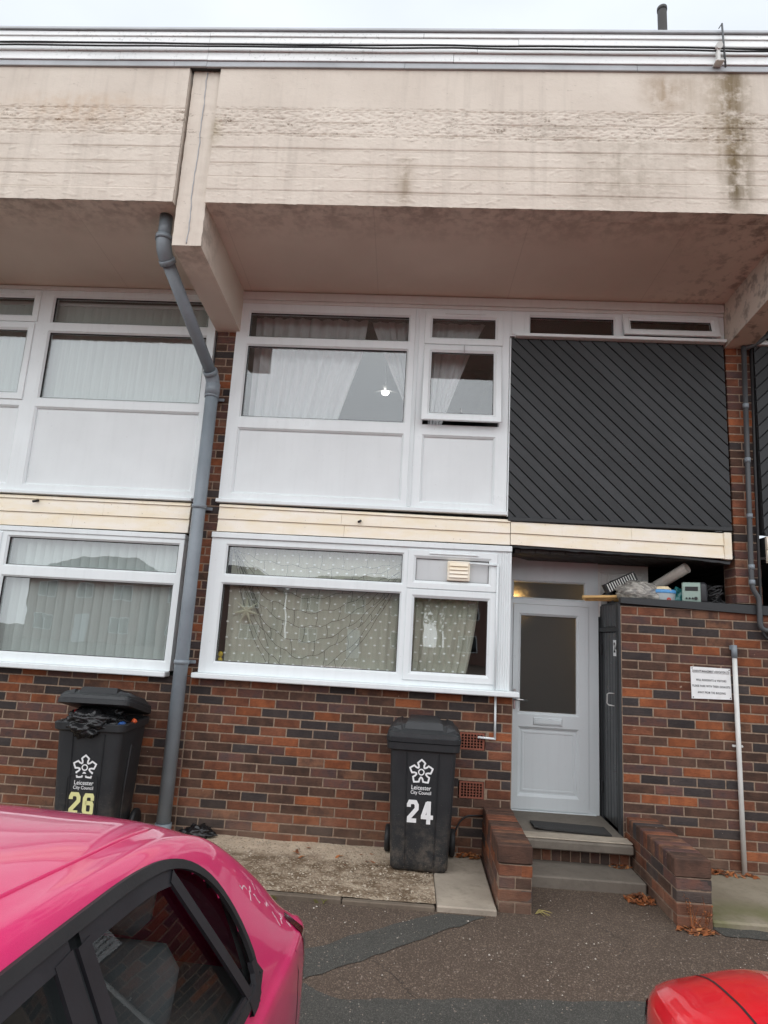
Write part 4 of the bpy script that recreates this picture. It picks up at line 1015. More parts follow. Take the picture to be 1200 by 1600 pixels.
# paper star, bottles on the sill
m = MB(); c = Vector((0.22, 0.06, 1.86))
for k in range(7):
    a = pi/2+2*pi*k/7; t_ = c+Vector((0.13*cos(a), 0, 0.13*sin(a))); l1 = c+Vector((0.035*cos(a+.45), -0.0, 0.035*sin(a+.45))); l2 = c+Vector((0.035*cos(a-.45), 0, 0.035*sin(a-.45))); f_ = c+Vector((0, -0.012, 0)); b_ = c+Vector((0, 0.012, 0))
    m.add([t_, l1, f_, l2, b_], [(0, 1, 2), (0, 2, 3), (0, 4, 1), (0, 3, 4)])
top(m, 'paper_star', cloth_mat('paper_star', (0.72, 0.70, 0.55), 1.0, 0.3), tuple(c), 'pale paper star hanging at the left of the ground floor window', 'ornament')
m = MB()
for zz in (1.425, 1.475):
    m.rings([[(0.030+0.022*sin(a)*cos(q), 0.06+0.022*sin(a)*sin(q), zz+0.026*cos(a)) for q in [2*pi*k/12 for k in range(12)]] for a in [pi*(j+.3)/7 for j in range(7)]], sm=True, cap0=True, cap1=True)
top(m, 'yellow_ornament', pm('yellow_plastic', srgb(200, 170, 30), 0.35), (0.03, 0.10, 1.40), 'small yellow double ball ornament in the window corner', 'ornament')
# vertical blinds of house 26
def blind(label, x0, x1, z0, z1, y, n):
    t_ = thing('vertical_blind', label, 'blind', ((x0+x1)/2, y, z1), group='vertical blinds next door')
    m = MB(); m.cbox(x0-0.03, x1+0.03, y-0.02, y+0.03, z1, z1+0.035, 0.004); m.build('head_rail', M_WHITE, t_)
    ww = (x1-x0)/n
    for k in range(n):
        cx = x0+ww*(k+0.5); a = 0.30+random.uniform(-.05, .05); hw = 0.052
        mb = MB()
        def fn(u, v): 
            s_ = (u-0.5)*2*hw; cu = 0.006*(1-(2*u-1)**2)
            return (cx+s_*cos(a), y+s_*sin(a)-cu+0.006*v*mn.noise(Vector((k*3.3, v*2, 0))), z1+(z0-z1)*v)
        mb.grid(fn, 4, 6); mb.build('slat', M_BLIND, t_, norm=False)
blind('pale vertical blind upstairs next door', -2.82, -0.36, 3.62, 4.74, 0.105, 28)
blind('pale vertical blind downstairs next door', -2.82, -0.40, 1.36, 2.42, 0.105, 28)
# ceiling fan lamp upstairs
fl = thing('ceiling_fan_lamp', 'lit round ceiling lamp with small blades seen through the upstairs window', 'lamp', (1.243, 1.5, 4.514))
m = MB(); m.rings([[(r*cos(q), r*sin(q), z) for q in [2*pi*k/20 for k in range(20)]] for r, z in ((0.012, -0.028), (0.03, -0.025), (0.042, -0.012), (0.044, 0.0), (0.038, 0.010))], sm=True, cap0=True, cap1=True); m.build('lamp_bowl', M_BULB, fl, local=True)
m = MB(); m.tube([(0, 0, 0.012), (0, 0, 0.43)], 0.006, 8); m.build('stem', M_ROOMDK, fl, local=True)
for k in range(3):
    a = 0.5+2*pi*k/3; mb = MB(); ca, sa = cos(a), sin(a)
    mb.add([(ca*r-sa*w_, sa*r+ca*w_, 0.028+z) for z in (0, 0.005) for r, w_ in ((0.03, -0.012), (0.15, -0.024), (0.15, 0.024), (0.03, 0.012))], [(0,1,2,3),(4,7,6,5),(0,4,5,1),(1,5,6,2),(2,6,7,3),(3,7,4,0)]); mb.build('fan_blade', M_ROOM, fl, local=True)

# ------------------------------------------------------------------ pipes and fittings
def bez(a, b, c, n=6): a, b, c = Vector(a), Vector(b), Vector(c); return [a*(1-t)**2+b*2*t*(1-t)+c*t*t for t in [k/n for k in range(n+1)]]
dp = thing('drainpipe', 'large grey plastic drainpipe kinked from the soffit down the brick pier', 'drainpipe', (-0.235, -0.12, 0))
T0, E0, E1, B0 = (-0.455, -1.04, 4.953), (-0.452, -1.04, 4.66), (-0.238, -0.13, 3.93), (-0.240, -0.13, 0.05)
dirv = (Vector(E1)-Vector(E0)).normalized(); ea = Vector(E0)+dirv*0.10; eb = Vector(E1)-dirv*0.08
m = MB(); m.tube([T0, (E0[0], E0[1], E0[2]+0.08)], 0.052, 20); m.tube([ea, eb], 0.052, 20); m.tube([(E1[0], E1[1], E1[2]-0.06), B0], 0.057, 24); m.build('pipe', M_PIPE, dp)
m = MB(); m.tube(bez((E0[0], E0[1], E0[2]+0.10), E0, ea, 8), 0.060, 20); m.tube([(E0[0], E0[1], E0[2]+0.075), (E0[0], E0[1], E0[2]+0.115)], 0.067, 20); m.tube([ea-dirv*0.02, ea+dirv*0.02], 0.067, 20); m.build('bend', M_PIPE, dp)
m = MB(); m.tube(bez(eb, E1, (E1[0], E1[1], E1[2]-0.09), 8), 0.062, 20); m.tube([eb-dirv*0.02, eb+dirv*0.02], 0.066, 20); m.tube([(E1[0], E1[1], E1[2]-0.04), (E1[0], E1[1], E1[2]-0.15)], 0.066, 22); m.build('bend', M_PIPE, dp)
for z in (3.775, 2.74, 1.40):
    m = MB(); m.tube([(-0.239, -0.13, z-0.017), (-0.239, -0.13, z+0.017)], 0.064, 22); m.cbox(-0.245, -0.150, -0.04, -0.028, z-0.014, z+0.014, 0.004); m.cbox(-0.27, -0.21, -0.075, -0.001, z-0.012, z+0.012, 0.003); m.build('bracket', M_PIPE, dp)
m = MB(); m.tube([(-0.24, -0.13, 0.03), (-0.24, -0.13, 0.13)], 0.066, 22); m.build('foot_collar', M_PIPE, dp)

wp = thing('waste_pipe', 'slim grey waste pipe running down the right brick pier', 'pipe', (4.55, -0.05, 1.9))
m = MB(); pts = [(4.572, -0.05, 4.47), (4.545, -0.05, 2.93), (4.535, -0.05, 2.42)]+bez((4.535, -0.05, 2.34), (4.535, -0.05, 2.28), (4.555, -0.05, 2.25), 4)+bez((4.57, -0.05, 2.225), (4.588, -0.05, 2.20), (4.588, -0.05, 2.16), 4)+[(4.585, -0.05, 2.02)]+bez((4.585, -0.05, 1.99), (4.585, -0.05, 1.94), (4.63, -0.05, 1.935), 4)+[(4.78, -0.05, 1.93)]
m.tube(pts, 0.021, 12); m.build('pipe', M_PIPEDK, wp)
for z in (3.9, 3.4, 2.9, 2.46, 2.33):
    m = MB(); m.tube([(4.548+0.016*(z-3), -0.05, z-0.02), (4.548+0.016*(z-3), -0.05, z+0.02)], 0.025, 12); m.build('joint_collar', M_PIPE, wp)
m = MB(); m.tube([(4.80, -0.10, 4.60), (4.72, -0.08, 4.52), (4.64, -0.07, 4.47), (4.572, -0.05, 4.44)], 0.02, 10); m.build('branch', M_PIPEDK, wp)
m = MB(); m.tube([(4.648, -0.03, 4.47), (4.625, -0.03, 3.4), (4.612, -0.03, 2.5), (4.61, -0.03, 2.0)]+[(4.63+0.06*(1-cos(a))-0.02, -0.04, 1.93-0.07*sin(a)) for a in [pi*k/8 for k in range(9)]], 0.012, 8)
top(m, 'black_cable', M_RUBBER, (4.62, -0.03, 1.86), 'black cable clipped beside the waste pipe on the right pier', 'cable')
def conduit(label, x, z1):
    c_ = thing('white_conduit', label, 'pipe', (x, -0.03, 0.04))
    m = MB(); m.tube([(x, -0.03, 0.04), (x-0.002, -0.03, z1-0.1)], 0.019, 14); m.build('pipe', M_WPIPE, c_)
    m = MB(); m.tube([(x-0.002, -0.03, z1-0.105), (x-0.002, -0.03, z1)], 0.023, 14); m.cbox(x-0.03, x+0.0, -0.02, -0.001, z1-0.04, z1-0.005, 0.003); m.build('end_cap', M_PIPE, c_)
    m = MB(); m.cbox(x-0.042, x+0.042, -0.012, -0.002, 0.985, 1.003, 0.002)
    for s_ in (-1, 1): m.tube([(x+s_*0.034, -0.018, 0.994), (x+s_*0.034, -0.003, 0.994)], 0.008, 8)
    m.build('clip', M_WPIPE, c_)
conduit('tall white pipe with grey cap standing against the store wall beside the sign', 4.376, 1.800)
conduit('second white pipe at the far right edge of the store wall', 4.72, 1.79)
op = thing('overflow_pipe', 'thin white overflow pipe from the window jamb to the upper air brick', 'pipe', (2.41, -0.03, 0.92))
m = MB(); m.tube([(2.16, -0.058, 2.368), (2.40, -0.055, 2.362)], 0.009, 8); m.tube([(2.404, -0.055, 2.372), (2.401, -0.058, 1.32)], 0.009, 8); m.build('upper_run', M_WHITE, op)
m = MB(); m.tube([(2.413, -0.02, 1.272), (2.416, -0.02, 0.93)], 0.0095, 8); m.tube([(2.423, -0.02, 0.928), (2.275, -0.02, 0.932)], 0.0095, 8); m.build('lower_run', M_WHITE, op)
m = MB(); m.tube(bez((2.08, -0.06, 0.03), (2.10, -0.05, 0.30), (2.22, -0.03, 0.325), 8)+[(2.34, -0.02, 0.33)], 0.007, 8)
top(m, 'black_hose', M_RUBBER, (2.2, -0.04, 0.03), 'thin black hose arching from behind the bin to the low wall', 'hose')
# roof bits
m = MB(); m.tube([(3.757, -0.5, 6.1), (3.757, -0.5, 7.63)], 0.041, 16, cap=False); m.tube([(3.757, -0.5, 7.60), (3.757, -0.5, 7.635)], 0.045, 16)
top(m, 'roof_vent_pipe', pm('dark_flue', srgb(70, 68, 68), 0.7), (3.757, -0.5, 6.1), 'dark vent pipe standing on the flat roof', 'vent pipe')
m = MB(); m.tube([(3.899, -1.305, 6.16), (3.894, -1.295, 6.57)], 0.0075, 6); m.tube([(3.894, -1.295, 6.57), (3.87, -1.29, 6.53)], 0.004, 5)
top(m, 'metal_rod', M_PIPEDK, (3.897, -1.30, 6.16), 'thin dark metal rod fixed upright to the roof edge', 'rod')
m = MB(); m.cbox(3.838, 3.862, -1.32, -1.28, 6.205, 6.33, 0.005); m.tube([(3.85, -1.335, 6.33), (3.85, -1.29, 6.34)], 0.026, 10); m.cbox(3.82, 3.885, -1.33, -1.26, 6.195, 6.208, 0.004)
top(m, 'cable_bracket', M_WPIPE, (3.85, -1.34, 6.16), 'small white bracket holding the cable beside the metal rod', 'bracket')
m = MB()
for d in (0, 1): m.tube([(-4.8+0.2*k, -1.298-0.006*d, 6.325+0.018*d+0.012*mn.noise(Vector((k*0.35, d*0.3, 0)))-0.0012*k*0.2) for k in range(62)], 0.007, 6)
top(m, 'roof_cable', M_RUBBER, (1.0, -1.34, 6.27), 'pair of dark cables strung along the roof edge boards', 'cable')
# screws and nozzle on the fascia
for x, z in ((1.18, 2.70), (-1.78, 2.745)):
    m = MB(); m.tube([(x, -0.09, z-0.02), (x+0.01, -0.03, z)], 0.011, 8)
    top(m, 'overflow_stub', M_RUBBER, (x, -0.05, z), 'short dark overflow stub poking from the fascia of the %s house' % ('middle' if x > 0 else 'left'), 'pipe stub')

# ------------------------------------------------------------------ sign
sg = thing('notice_sign', 'white parking notice screwed to the store wall beside the white pipe', 'sign', (4.184, -0.006, 1.477))
m = MB(); R_ = [(4.022, 1.606), (4.344, 1.604), (4.347, 1.355), (4.024, 1.348)]
m.prism([(a, b) for a, b in R_][::-1], -0.010, -0.004); m.build('plate', M_WPAINT, sg)
m = MB()
def line(txt, z, wd, size):
    b0 = len(m.v); text_mb(m, txt, size, 0, 0, -0.0112, 0.0007, 1.0, space=1.2)
    xs = [q[0] for q in m.v[b0:]]; k = wd/(max(xs)-min(xs)); mid = (max(xs)+min(xs))/2
    for i in range(b0, len(m.v)): q = m.v[i]; m.v[i] = (4.185+(q[0]-mid)*k, q[1], z+q[2])
line('DUNROUTE MANAGEMENT ASSOCIATION LTD', 1.571, 0.300, 0.025); m.ribbon([(4.04, 1.558), (4.335, 1.558)], 0.002, -0.0112)
line('WILL RESIDENTS & VISITORS', 1.500, 0.245, 0.023); line('PLEASE PARK WITH THEIR EXHAUSTS', 1.452, 0.305, 0.023); line('AWAY FROM THE BUILDING', 1.401, 0.225, 0.023)
m.build('lettering', M_INK, sg, norm=False)
m = MB()
for x, z in ((4.034, 1.594), (4.334, 1.592), (4.336, 1.367), (4.036, 1.360)): m.tube([(x, -0.013, z), (x, -0.0095, z)], 0.0045, 8)
m.build('screws', M_INK, sg)

# ------------------------------------------------------------------ wheelie bins
def rrect(hw, yf, yb, z, r=0.04, n=4):
    out = []
    for cx, cy, a0 in ((hw-r, yf+r, -pi/2), (hw-r, yb-r, 0), (-hw+r, yb-r, pi/2), (-hw+r, yf+r, pi)):
        for k in range(n+1): a = a0+pi/2*k/n; out.append((cx+r*cos(a), cy+r*sin(a), z))
    return out
def emblem(mb, cx, cz, R_, yf):
    pts = []
    for k in range(5):
        a = pi/2+2*pi*k/5
        for da, rr in ((-0.54, 0.46), (-0.40, 0.62), (-0.40, 0.84), (-0.20, 0.93), (0, 1.06), (0.20, 0.93), (0.40, 0.84), (0.40, 0.62), (0.54, 0.46)):
            pts.append((cx+R_*rr*cos(a+da), cz+R_*rr*sin(a+da)))
    mb.ribbon(pts, R_*0.15, yf, True)
    mb.ribbon([(cx+R_*0.24*cos(2*pi*k/18), cz+R_*0.24*sin(2*pi*k/18)) for k in range(18)], R_*0.11, yf, True)
def digit(mb, ch, cx, cz, h, w_, yf, st):
    g = {'2': [[(-.5, .22), (-.5, .36), (-.36, .5), (.3, .5), (.5, .34), (.5, .14), (-.42, -.36), (-.42, -.5), (.5, -.5)]],
         '4': [[(.2, -.62), (.2, .62)], [(.05, .56), (-.5, -.2)], [(-.75, -.24), (.78, -.24)]],
         '6': [[(.5, .22), (.5, .36), (.34, .5), (-.34, .5), (-.5, .34), (-.5, -.34), (-.34, -.5), (.34, -.5), (.5, -.34), (.5, -.06), (.34, .08), (-.42, .08)]]}[ch]
    for i_, ln_ in enumerate(g): mb.ribbon([(cx+a*(w_-st), cz+b*(h-st)) for a, b in ln_], st, lambda x, z: yf(x, z)-0.0005*i_)
def wheelie(label, loc, rz, number, nmat, lid_angle=0.0, nz=0.42, ez=0.70, recess=False, group='wheelie bins'):
    t_ = thing('wheelie_bin', label, 'bin', loc, rz, group)
    fy = lambda x, z: -0.200-0.080*z/0.88-0.0022
    m = MB(); m.rings([rrect(0.195, -0.188, 0.215, 0.0), rrect(0.210, -0.202, 0.225, 0.018), rrect(0.213, -0.204, 0.226, 0.06), rrect(0.229, -0.239, 0.238, 0.45), rrect(0.246, -0.277, 0.25, 0.87)], sm=True, cap0=True)
    m.rings([rrect(0.250, -0.285, 0.255, 0.845, 0.045), rrect(0.270, -0.305, 0.262, 0.858, 0.05), rrect(0.274, -0.31, 0.264, 0.905, 0.05), rrect(0.266, -0.30, 0.258, 0.912, 0.05), rrect(0.238, -0.268, 0.242, 0.908, 0.04), rrect(0.232, -0.255, 0.236, 0.80, 0.04)], sm=False)
    for s_ in (-1, 1):
        m.add([(s_*0.105-0.004, fy(0, 0.03), 0.03), (s_*0.105+0.004, fy(0, 0.03), 0.03), (s_*0.12+0.004, fy(0, 0.83), 0.83), (s_*0.12-0.004, fy(0, 0.83), 0.83), (s_*0.105, fy(0, 0.03)-0.006, 0.03), (s_*0.12, fy(0, 0.83)-0.006, 0.83)], [(0, 4, 5, 3), (4, 1, 2, 5)])
        m.rings([[(s_*(0.214+0.033*z/0.87), y, z) for y, z in ((-0.03, 0.10), (0.02, 0.12), (0.02, 0.70), (-0.05, 0.74), (-0.06, 0.4))], [(s_*(0.222+0.033*z/0.87), y*0.9, 0.02+z*0.95) for y, z in ((-0.03, 0.10), (0.02, 0.12), (0.02, 0.70), (-0.05, 0.74), (-0.06, 0.4))]], cap1=True)
        m.box(s_*0.17-0.03, s_*0.17+0.03, 0.16, 0.24, 0.03, 0.14)
    if recess: m.ribbon([(-0.135, 0.10), (-0.135, 0.50), (-0.12, 0.525), (-0.095, 0.535), (0.055, 0.535), (0.08, 0.525), (0.092, 0.50), (0.092, 0.10)], 0.012, lambda x, z: fy(x, z)-0.004)
    m.build('body', M_BIN, t_, local=True)
    for s_ in (-1, 1):
        w_ = MB(); x0 = s_*0.235
        w_.rings([[(x0+d*s_, 0.205+r*cos(q), 0.10+r*sin(q)) for q in [2*pi*k/24 for k in range(24)]] for r, d in ((0.035, 0.0), (0.085, -0.002), (0.098, 0.006), (0.10, 0.02), (0.098, 0.036), (0.085, 0.042), (0.045, 0.038))], sm=True, cap0=True, cap1=True)
        w_.build('wheel', M_RUBBER, t_, local=True)
    m = MB(); m.tube([(-0.25, 0.205, 0.10), (0.25, 0.205, 0.10)], 0.010, 8); m.build('axle', M_METAL, t_, local=True)
    m = MB(); m.tube([(-0.22, 0.25, 0.93), (-0.22, 0.315, 0.95), (0.22, 0.315, 0.95), (0.22, 0.25, 0.93)], 0.014, 8); m.build('handle', M_BIN, t_, local=True)
    # lid
    m = MB(); m.rings([rrect(0.262, -0.298, 0.262, 0.909, 0.05), rrect(0.277, -0.318, 0.268, 0.913, 0.055), rrect(0.279, -0.322, 0.268, 0.945, 0.055), rrect(0.274, -0.315, 0.266, 0.950, 0.055), rrect(0.272, -0.313, 0.266, 0.972, 0.055), rrect(0.258, -0.29, 0.258, 0.985, 0.06), rrect(0.225, -0.215, 0.225, 1.018, 0.07), rrect(0.20, -0.18, 0.20, 1.026, 0.07)], sm=False, cap1=True, cap0=True)
    m.rings([[(x, y, z) for x, y, z in ((-0.15, -0.265, 0.985), (0.15, -0.265, 0.985), (0.13, 0.15, 1.02), (-0.13, 0.15, 1.02))], [(-0.135, -0.225, 1.045), (0.135, -0.225, 1.045), (0.115, 0.14, 1.060), (-0.115, 0.14, 1.060)], [(-0.105, -0.195, 1.050), (0.105, -0.195, 1.050), (0.09, 0.11, 1.063), (-0.09, 0.11, 1.063)]], cap1=True)
    for s_ in (-1, 1): m.rings([[(s_*x, y, z) for x, y, z in ((0.165, -0.285, 0.985), (0.262, -0.27, 0.985), (0.25, 0.2, 0.99), (0.17, 0.2, 1.02))], [(s_*x, y, z) for x, y, z in ((0.175, -0.26, 1.022), (0.235, -0.24, 1.008), (0.225, 0.18, 1.022), (0.18, 0.18, 1.036))]], cap1=True)
    if lid_angle:
        ca, sa = cos(lid_angle), sin(lid_angle)
        m.v = [(x, 0.27+(y-0.27)*ca+(z-0.93)*sa, 0.94+(z-0.93)*ca-(y-0.27)*sa) for x, y, z in m.v]
    m.build('lid', M_BIN, t_, local=True)
    m = MB(); emblem(m, -0.008, ez, 0.083, fy); m.build('emblem', M_WPAINT, t_, local=True, norm=False)
    m = MB(); text_mb(m, 'Leicester', 0.044, -0.005, ez-0.112, fy, 0.0004, 0.90); text_mb(m, 'City Council', 0.034, -0.005, ez-0.147, fy, 0.0004, 0.88); m.build('lettering', M_WPAINT, t_, local=True, norm=False)
    m = MB(); digit(m, number[0], -0.060, nz, 0.160, 0.088, lambda x, z: fy(x, z)-0.001, 0.030); digit(m, number[1], 0.046, nz-0.004, 0.160, 0.088, lambda x, z: fy(x, z)-0.001, 0.030); m.build('number', nmat, t_, local=True, norm=False)
    return t_
wheelie('closed black wheelie bin with white number 24 in front of the window', (1.825, -0.31, 0.038), radians(-1.5), '24', M_WPAINT)
wheelie('overfilled black wheelie bin with cream number 26 behind the pink car', (-0.72, -0.36, 0.03), radians(3), '26', M_YPAINT, lid_angle=radians(13), nz=0.325, ez=0.585, recess=True)
def crumple(cx, cy, cz, rx, ry, rz_, seed, nu=26, nv=16, k=0.28):
    m = MB()
    def fn(u, v):
        a, b = 2*pi*u, pi*v; d = Vector((sin(b)*cos(a), sin(b)*sin(a), cos(b)))
        f = 1+k*mn.noise(d*2.2+Vector((seed, 0, 0)))+k*0.6*abs(mn.noise(d*5.5+Vector((0, seed, 0))))+0.10*mn.noise(d*13)
        return (cx+d.x*rx*f, cy+d.y*ry*f, cz+d.z*rz_*f)
    return m.grid(fn, nu, nv)
m = crumple(-0.740, -0.50, 0.925, 0.215, 0.22, 0.115, 3.0, 80, 46, 0.34); top(m, 'refuse_sack', M_BAG, (-0.82, -0.40, 0.9), 'shiny black refuse sack bulging from the overfilled bin', 'bag')
m = crumple(-0.850, -0.60, 0.935, 0.026, 0.02, 0.03, 5.0); top(m, 'yellow_wrapper', pm('yellow_wrap', srgb(196, 206, 70), 0.4, 0.3, 40), (-0.93, -0.60, 0.93), 'yellow and white wrapper in the overfilled bin', 'rubbish')
m = crumple(-0.895, -0.52, 0.965, 0.014, 0.03, 0.045, 6.0); top(m, 'red_wrapper', pm('red_wrap', srgb(170, 30, 40), 0.4), (-0.975, -0.52, 0.965), 'red wrapper tucked under the raised bin lid', 'rubbish')
m = crumple(-0.520, -0.54, 0.935, 0.042, 0.035, 0.024, 8.0); top(m, 'blue_packaging', pm('blue_wrap', srgb(40, 84, 150), 0.35, 0.5, 30), (-0.60, -0.54, 0.935), 'blue packaging at the right corner of the overfilled bin', 'rubbish')
m = MB(); m.cbox(-0.62, -0.602, -0.64, -0.622, 0.905, 0.965, 0.004); m.v = [(x+(z-0.905)*0.45, y, z) for x, y, z in m.v]; top(m, 'white_carton', M_WPAINT, (-0.665, -0.62, 0.905), 'small pale carton edge in the overfilled bin', 'rubbish')
m = crumple(-0.450, -0.45, 0.945, 0.02, 0.02, 0.018, 9.0); top(m, 'orange_packet', pm('orange_wrap', srgb(196, 84, 40), 0.5, 0.5, 40), (-0.53, -0.45, 0.945), 'orange packet at the back of the overfilled bin', 'rubbish')
m = crumple(0.04, -0.09, 0.065, 0.11, 0.06, 0.045, 12.0, 40, 20, 0.6); top(m, 'black_sack_scrap', M_BAG, (0.04, -0.09, 0.03), 'crumpled scrap of black plastic at the foot of the wall', 'rubbish')

# ------------------------------------------------------------------ clutter on the store roof
def cyl_between(m, a, b, r, n=20, m_=0, cap=True): return m.tube([a, b], r, n, m_, cap)
bam = pm('bamboo', srgb(196, 158, 102), 0.5, 0.15, 10, 0.15, 50)
for k, (a, b) in enumerate((((3.17, 0.12, 2.143), (3.62, 0.22, 2.178)), ((3.20, 0.16, 2.128), (3.66, 0.30, 2.150)))):
    m = MB(); A, B = Vector(a), Vector(b); n = 10
    m.tube([A.lerp(B, i/n) for i in range(n+1)], [0.014+(0.0025 if i % 3 == 1 else 0) for i in range(n+1)], 10)
    top(m, 'bamboo_pole', bam, tuple(A), ('upper' if k == 0 else 'lower')+' bamboo pole end overhanging the porch from the store roof', 'pole', 'bamboo poles')
# black slatted rack leaning on the bag
rk = thing('slatted_rack', 'black rack with white slats tilted behind the clear plastic bag', 'rack', (3.52, 0.22, 2.15), group=None)
m = MB(); 
def rkp(u, v, d=0.0): return (3.42+0.27*u-0.035*v, 0.20+0.04*u+d, 2.215+0.135*u+0.075*v-0.02)
m.add([rkp(0, 0), rkp(1, 0), rkp(1, 1), rkp(0, 1), rkp(0, 0, .10), rkp(1, 0, .10), rkp(1, 1, .10), rkp(0, 1, .10)], [(0,1,2,3),(4,7,6,5),(0,4,5,1),(1,5,6,2),(2,6,7,3),(3,7,4,0)]); m.add([(3.44, 0.22, 2.115), (3.47, 0.22, 2.115), (3.47, 0.26, 2.22), (3.44, 0.26, 2.22)], [(0, 1, 2, 3)]); m.build('rack_body', M_RUBBER, rk)
for k in range(12):
    mb = MB(); u0 = 0.05+k*0.078; y_ = -0.006
    mb.add([rkp(u0, 0.08, y_), rkp(u0+0.028, 0.08, y_), rkp(u0+0.028, 0.92, y_), rkp(u0, 0.92, y_), rkp(u0, 0.08, 0), rkp(u0+0.028, 0.08, 0), rkp(u0+0.028, 0.92, 0), rkp(u0, 0.92, 0)], [(0,1,2,3),(4,7,6,5),(0,4,5,1),(1,5,6,2),(2,6,7,3),(3,7,4,0)]); mb.build('slat', M_WPIPE, rk)
g_ = G('clear_polythene'); pz = g_.pos(); nn_ = g_.noise(g_.sc(pz, (1, 1, 2.5)), 11, 3, 0.55, 1.5)
d_ = g_.bsdf(g_.mix(g_.mr(nn_, 0.45, 0.65), srgb(140, 136, 130), srgb(205, 200, 190)), 0.2, g_.bump(nn_, 0.5, 0.02)); tr_ = g_.n('BsdfTransparent'); mx_ = g_.n('MixShader'); mx_.inputs[0].default_value = 0.75; g_.ln(tr_.outputs[0], mx_.inputs[1]); g_.ln(d_, mx_.inputs[2]); M_POLY = g_.done(mx_.outputs[0])
m = crumple(3.66, 0.16, 2.195, 0.175, 0.13, 0.115, 21.0, 44, 24, 0.22); top(m, 'plastic_bag', M_POLY, (3.66, 0.16, 2.115), 'crumpled clear plastic bag on the store roof', 'bag')
tb = thing('paint_tub', 'grey tub with blue rim and cream cloth on the store roof', 'tub', (3.865, 0.15, 2.115))
m = MB(); q_ = [2*pi*k/28 for k in range(28)]; m.rings([[(0.11*f*cos(a), 0.10*f*sin(a), z) for a in q_] for f, z in ((0.90, 0), (0.94, 0.01), (1.0, 0.10), (0.96, 0.102), (0.92, 0.05))], sm=True, cap0=True); m.build('tub_wall', pm('grey_tub', srgb(150, 156, 158), 0.5), tb, local=True)
m = MB(); m.rings([[(0.113*f*cos(a), 0.103*f*sin(a), z) for a in q_] for f, z in ((1.0, 0.098), (1.02, 0.103), (1.0, 0.118), (0.95, 0.128), (0.90, 0.118))], sm=True); m.build('rim', pm('blue_rim', srgb(84, 150, 206), 0.4), tb, local=True)
m = crumple(-0.01, -0.01, 0.11, 0.085, 0.08, 0.050, 31.0, 30, 16, 0.3); m.build('cloth', pm('cream_cloth', srgb(224, 206, 170), 0.9), tb, local=True)
m = MB(); text_mb(m, 'o', 0.06, 0.02, 0.045, lambda x, z: -0.099, 0.004); m.build('mark', pm('red_mark', srgb(180, 70, 60), 0.6), tb, local=True, norm=False)
rl = thing('vinyl_roll', 'rolled white vinyl flooring leaning up behind the tub', 'roll', (3.93, 0.25, 2.2))
a_, b_ = Vector((3.84, 0.42, 2.255)), Vector((4.062, 0.10, 2.448)); dv = (b_-a_).normalized(); uu = dv.orthogonal().normalized(); vv = dv.cross(uu)
m = MB(); NR = 60
R_ = [[c_+(uu*cos(0.21*k)+vv*sin(0.21*k))*(0.052-0.00045*k) for k in range(NR)] for c_ in (a_, b_)]; R2 = [[c_+(uu*cos(0.21*k)+vv*sin(0.21*k))*(0.0495-0.00045*k) for k in range(NR)] for c_ in (a_, b_)]
m.rings(R_, sm=True, closed=False); m.rings(R2, sm=True, closed=False); m.rings([R_[1], R2[1]], closed=False); m.build('sheet', pm('vinyl', srgb(196, 190, 182), 0.5, 0.2, 12), rl, norm=False)
m = crumple(4.005, 0.17, 2.175, 0.055, 0.07, 0.085, 41.0, 30, 18, 0.4); top(m, 'teal_bag', pm('teal_poly', srgb(36, 104, 104), 0.3, 0.35, 14, 0.5, 40), (4.0, 0.17, 2.115), 'teal plastic bag squeezed between tub and grey appliance', 'bag')
ht = thing('grey_appliance', 'grey-green boxy appliance with black end cap on the store roof', 'appliance', (4.13, 0.12, 2.125), rotz=radians(-24))
def rbx(hx, hy, h, x_, r=0.035, n=4): return [(x_, cy+r*cos(a0+pi/2*k/n), cz+r*sin(a0+pi/2*k/n)) for cy, cz, a0 in ((hy-r, r, -pi/2), (hy-r, h-r, 0), (-hy+r, h-r, pi/2), (-hy+r, r, pi)) for k in range(n+1)]
m = MB(); m.rings([rbx(0, .095, .185, -0.095), rbx(0, .10, .19, -0.085), rbx(0, .10, .19, 0.05)], sm=False, cap0=True); m.cbox(-0.07, 0.03, -0.106, -0.1005, 0.115, 0.150, 0.003, 1)
for k in range(4): m.tube([(-0.06+0.024*k, -0.101, 0.05), (-0.06+0.024*k, -0.112, 0.05)], 0.008 if k < 3 else 0.014, 10, 1)
m.build('casing', [pm('appliance_green', srgb(146, 166, 156), 0.45), M_RUBBER], ht, local=True)
m = MB(); m.rings([rbx(0, .102, .192, 0.050), rbx(0, .104, .195, 0.056), rbx(0, .10, .19, 0.085), rbx(0, .085, .175, 0.10)], sm=True, cap0=True, cap1=True); m.cbox(0.094, 0.103, -0.03, 0.03, 0.07, 0.13, 0.004); m.build('end_cap', M_CARBLK, ht, local=True)
m = crumple(3.62, 0.42, 2.22, 0.17, 0.13, 0.12, 51.0, 40, 22, 0.35); top(m, 'dark_sack', M_BAG, (3.62, 0.42, 2.115), 'dark sack slumped behind the slatted rack on the store roof', 'bag')
tc_ = thing('tool_case', 'black tool case at the dark right end of the store roof', 'case', (4.33, 0.34, 2.116))
m = MB(); m.cbox(-0.11, 0.11, -0.06, 0.06, 0, 0.17, 0.015); m.build('case', M_CARBLK, tc_, local=True)
m = MB(); m.tube([(-0.05, 0, 0.168), (-0.045, 0, 0.205), (0.045, 0, 0.205), (0.05, 0, 0.168)], 0.009, 8); m.build('handle', M_RUBBER, tc_, local=True)
for s_ in (-1, 1):
    m = MB(); m.cbox(s_*0.06-0.014, s_*0.06+0.014, -0.068, -0.0605, 0.09, 0.13, 0.003); m.build('latch', M_METAL, tc_, local=True)
m = MB()
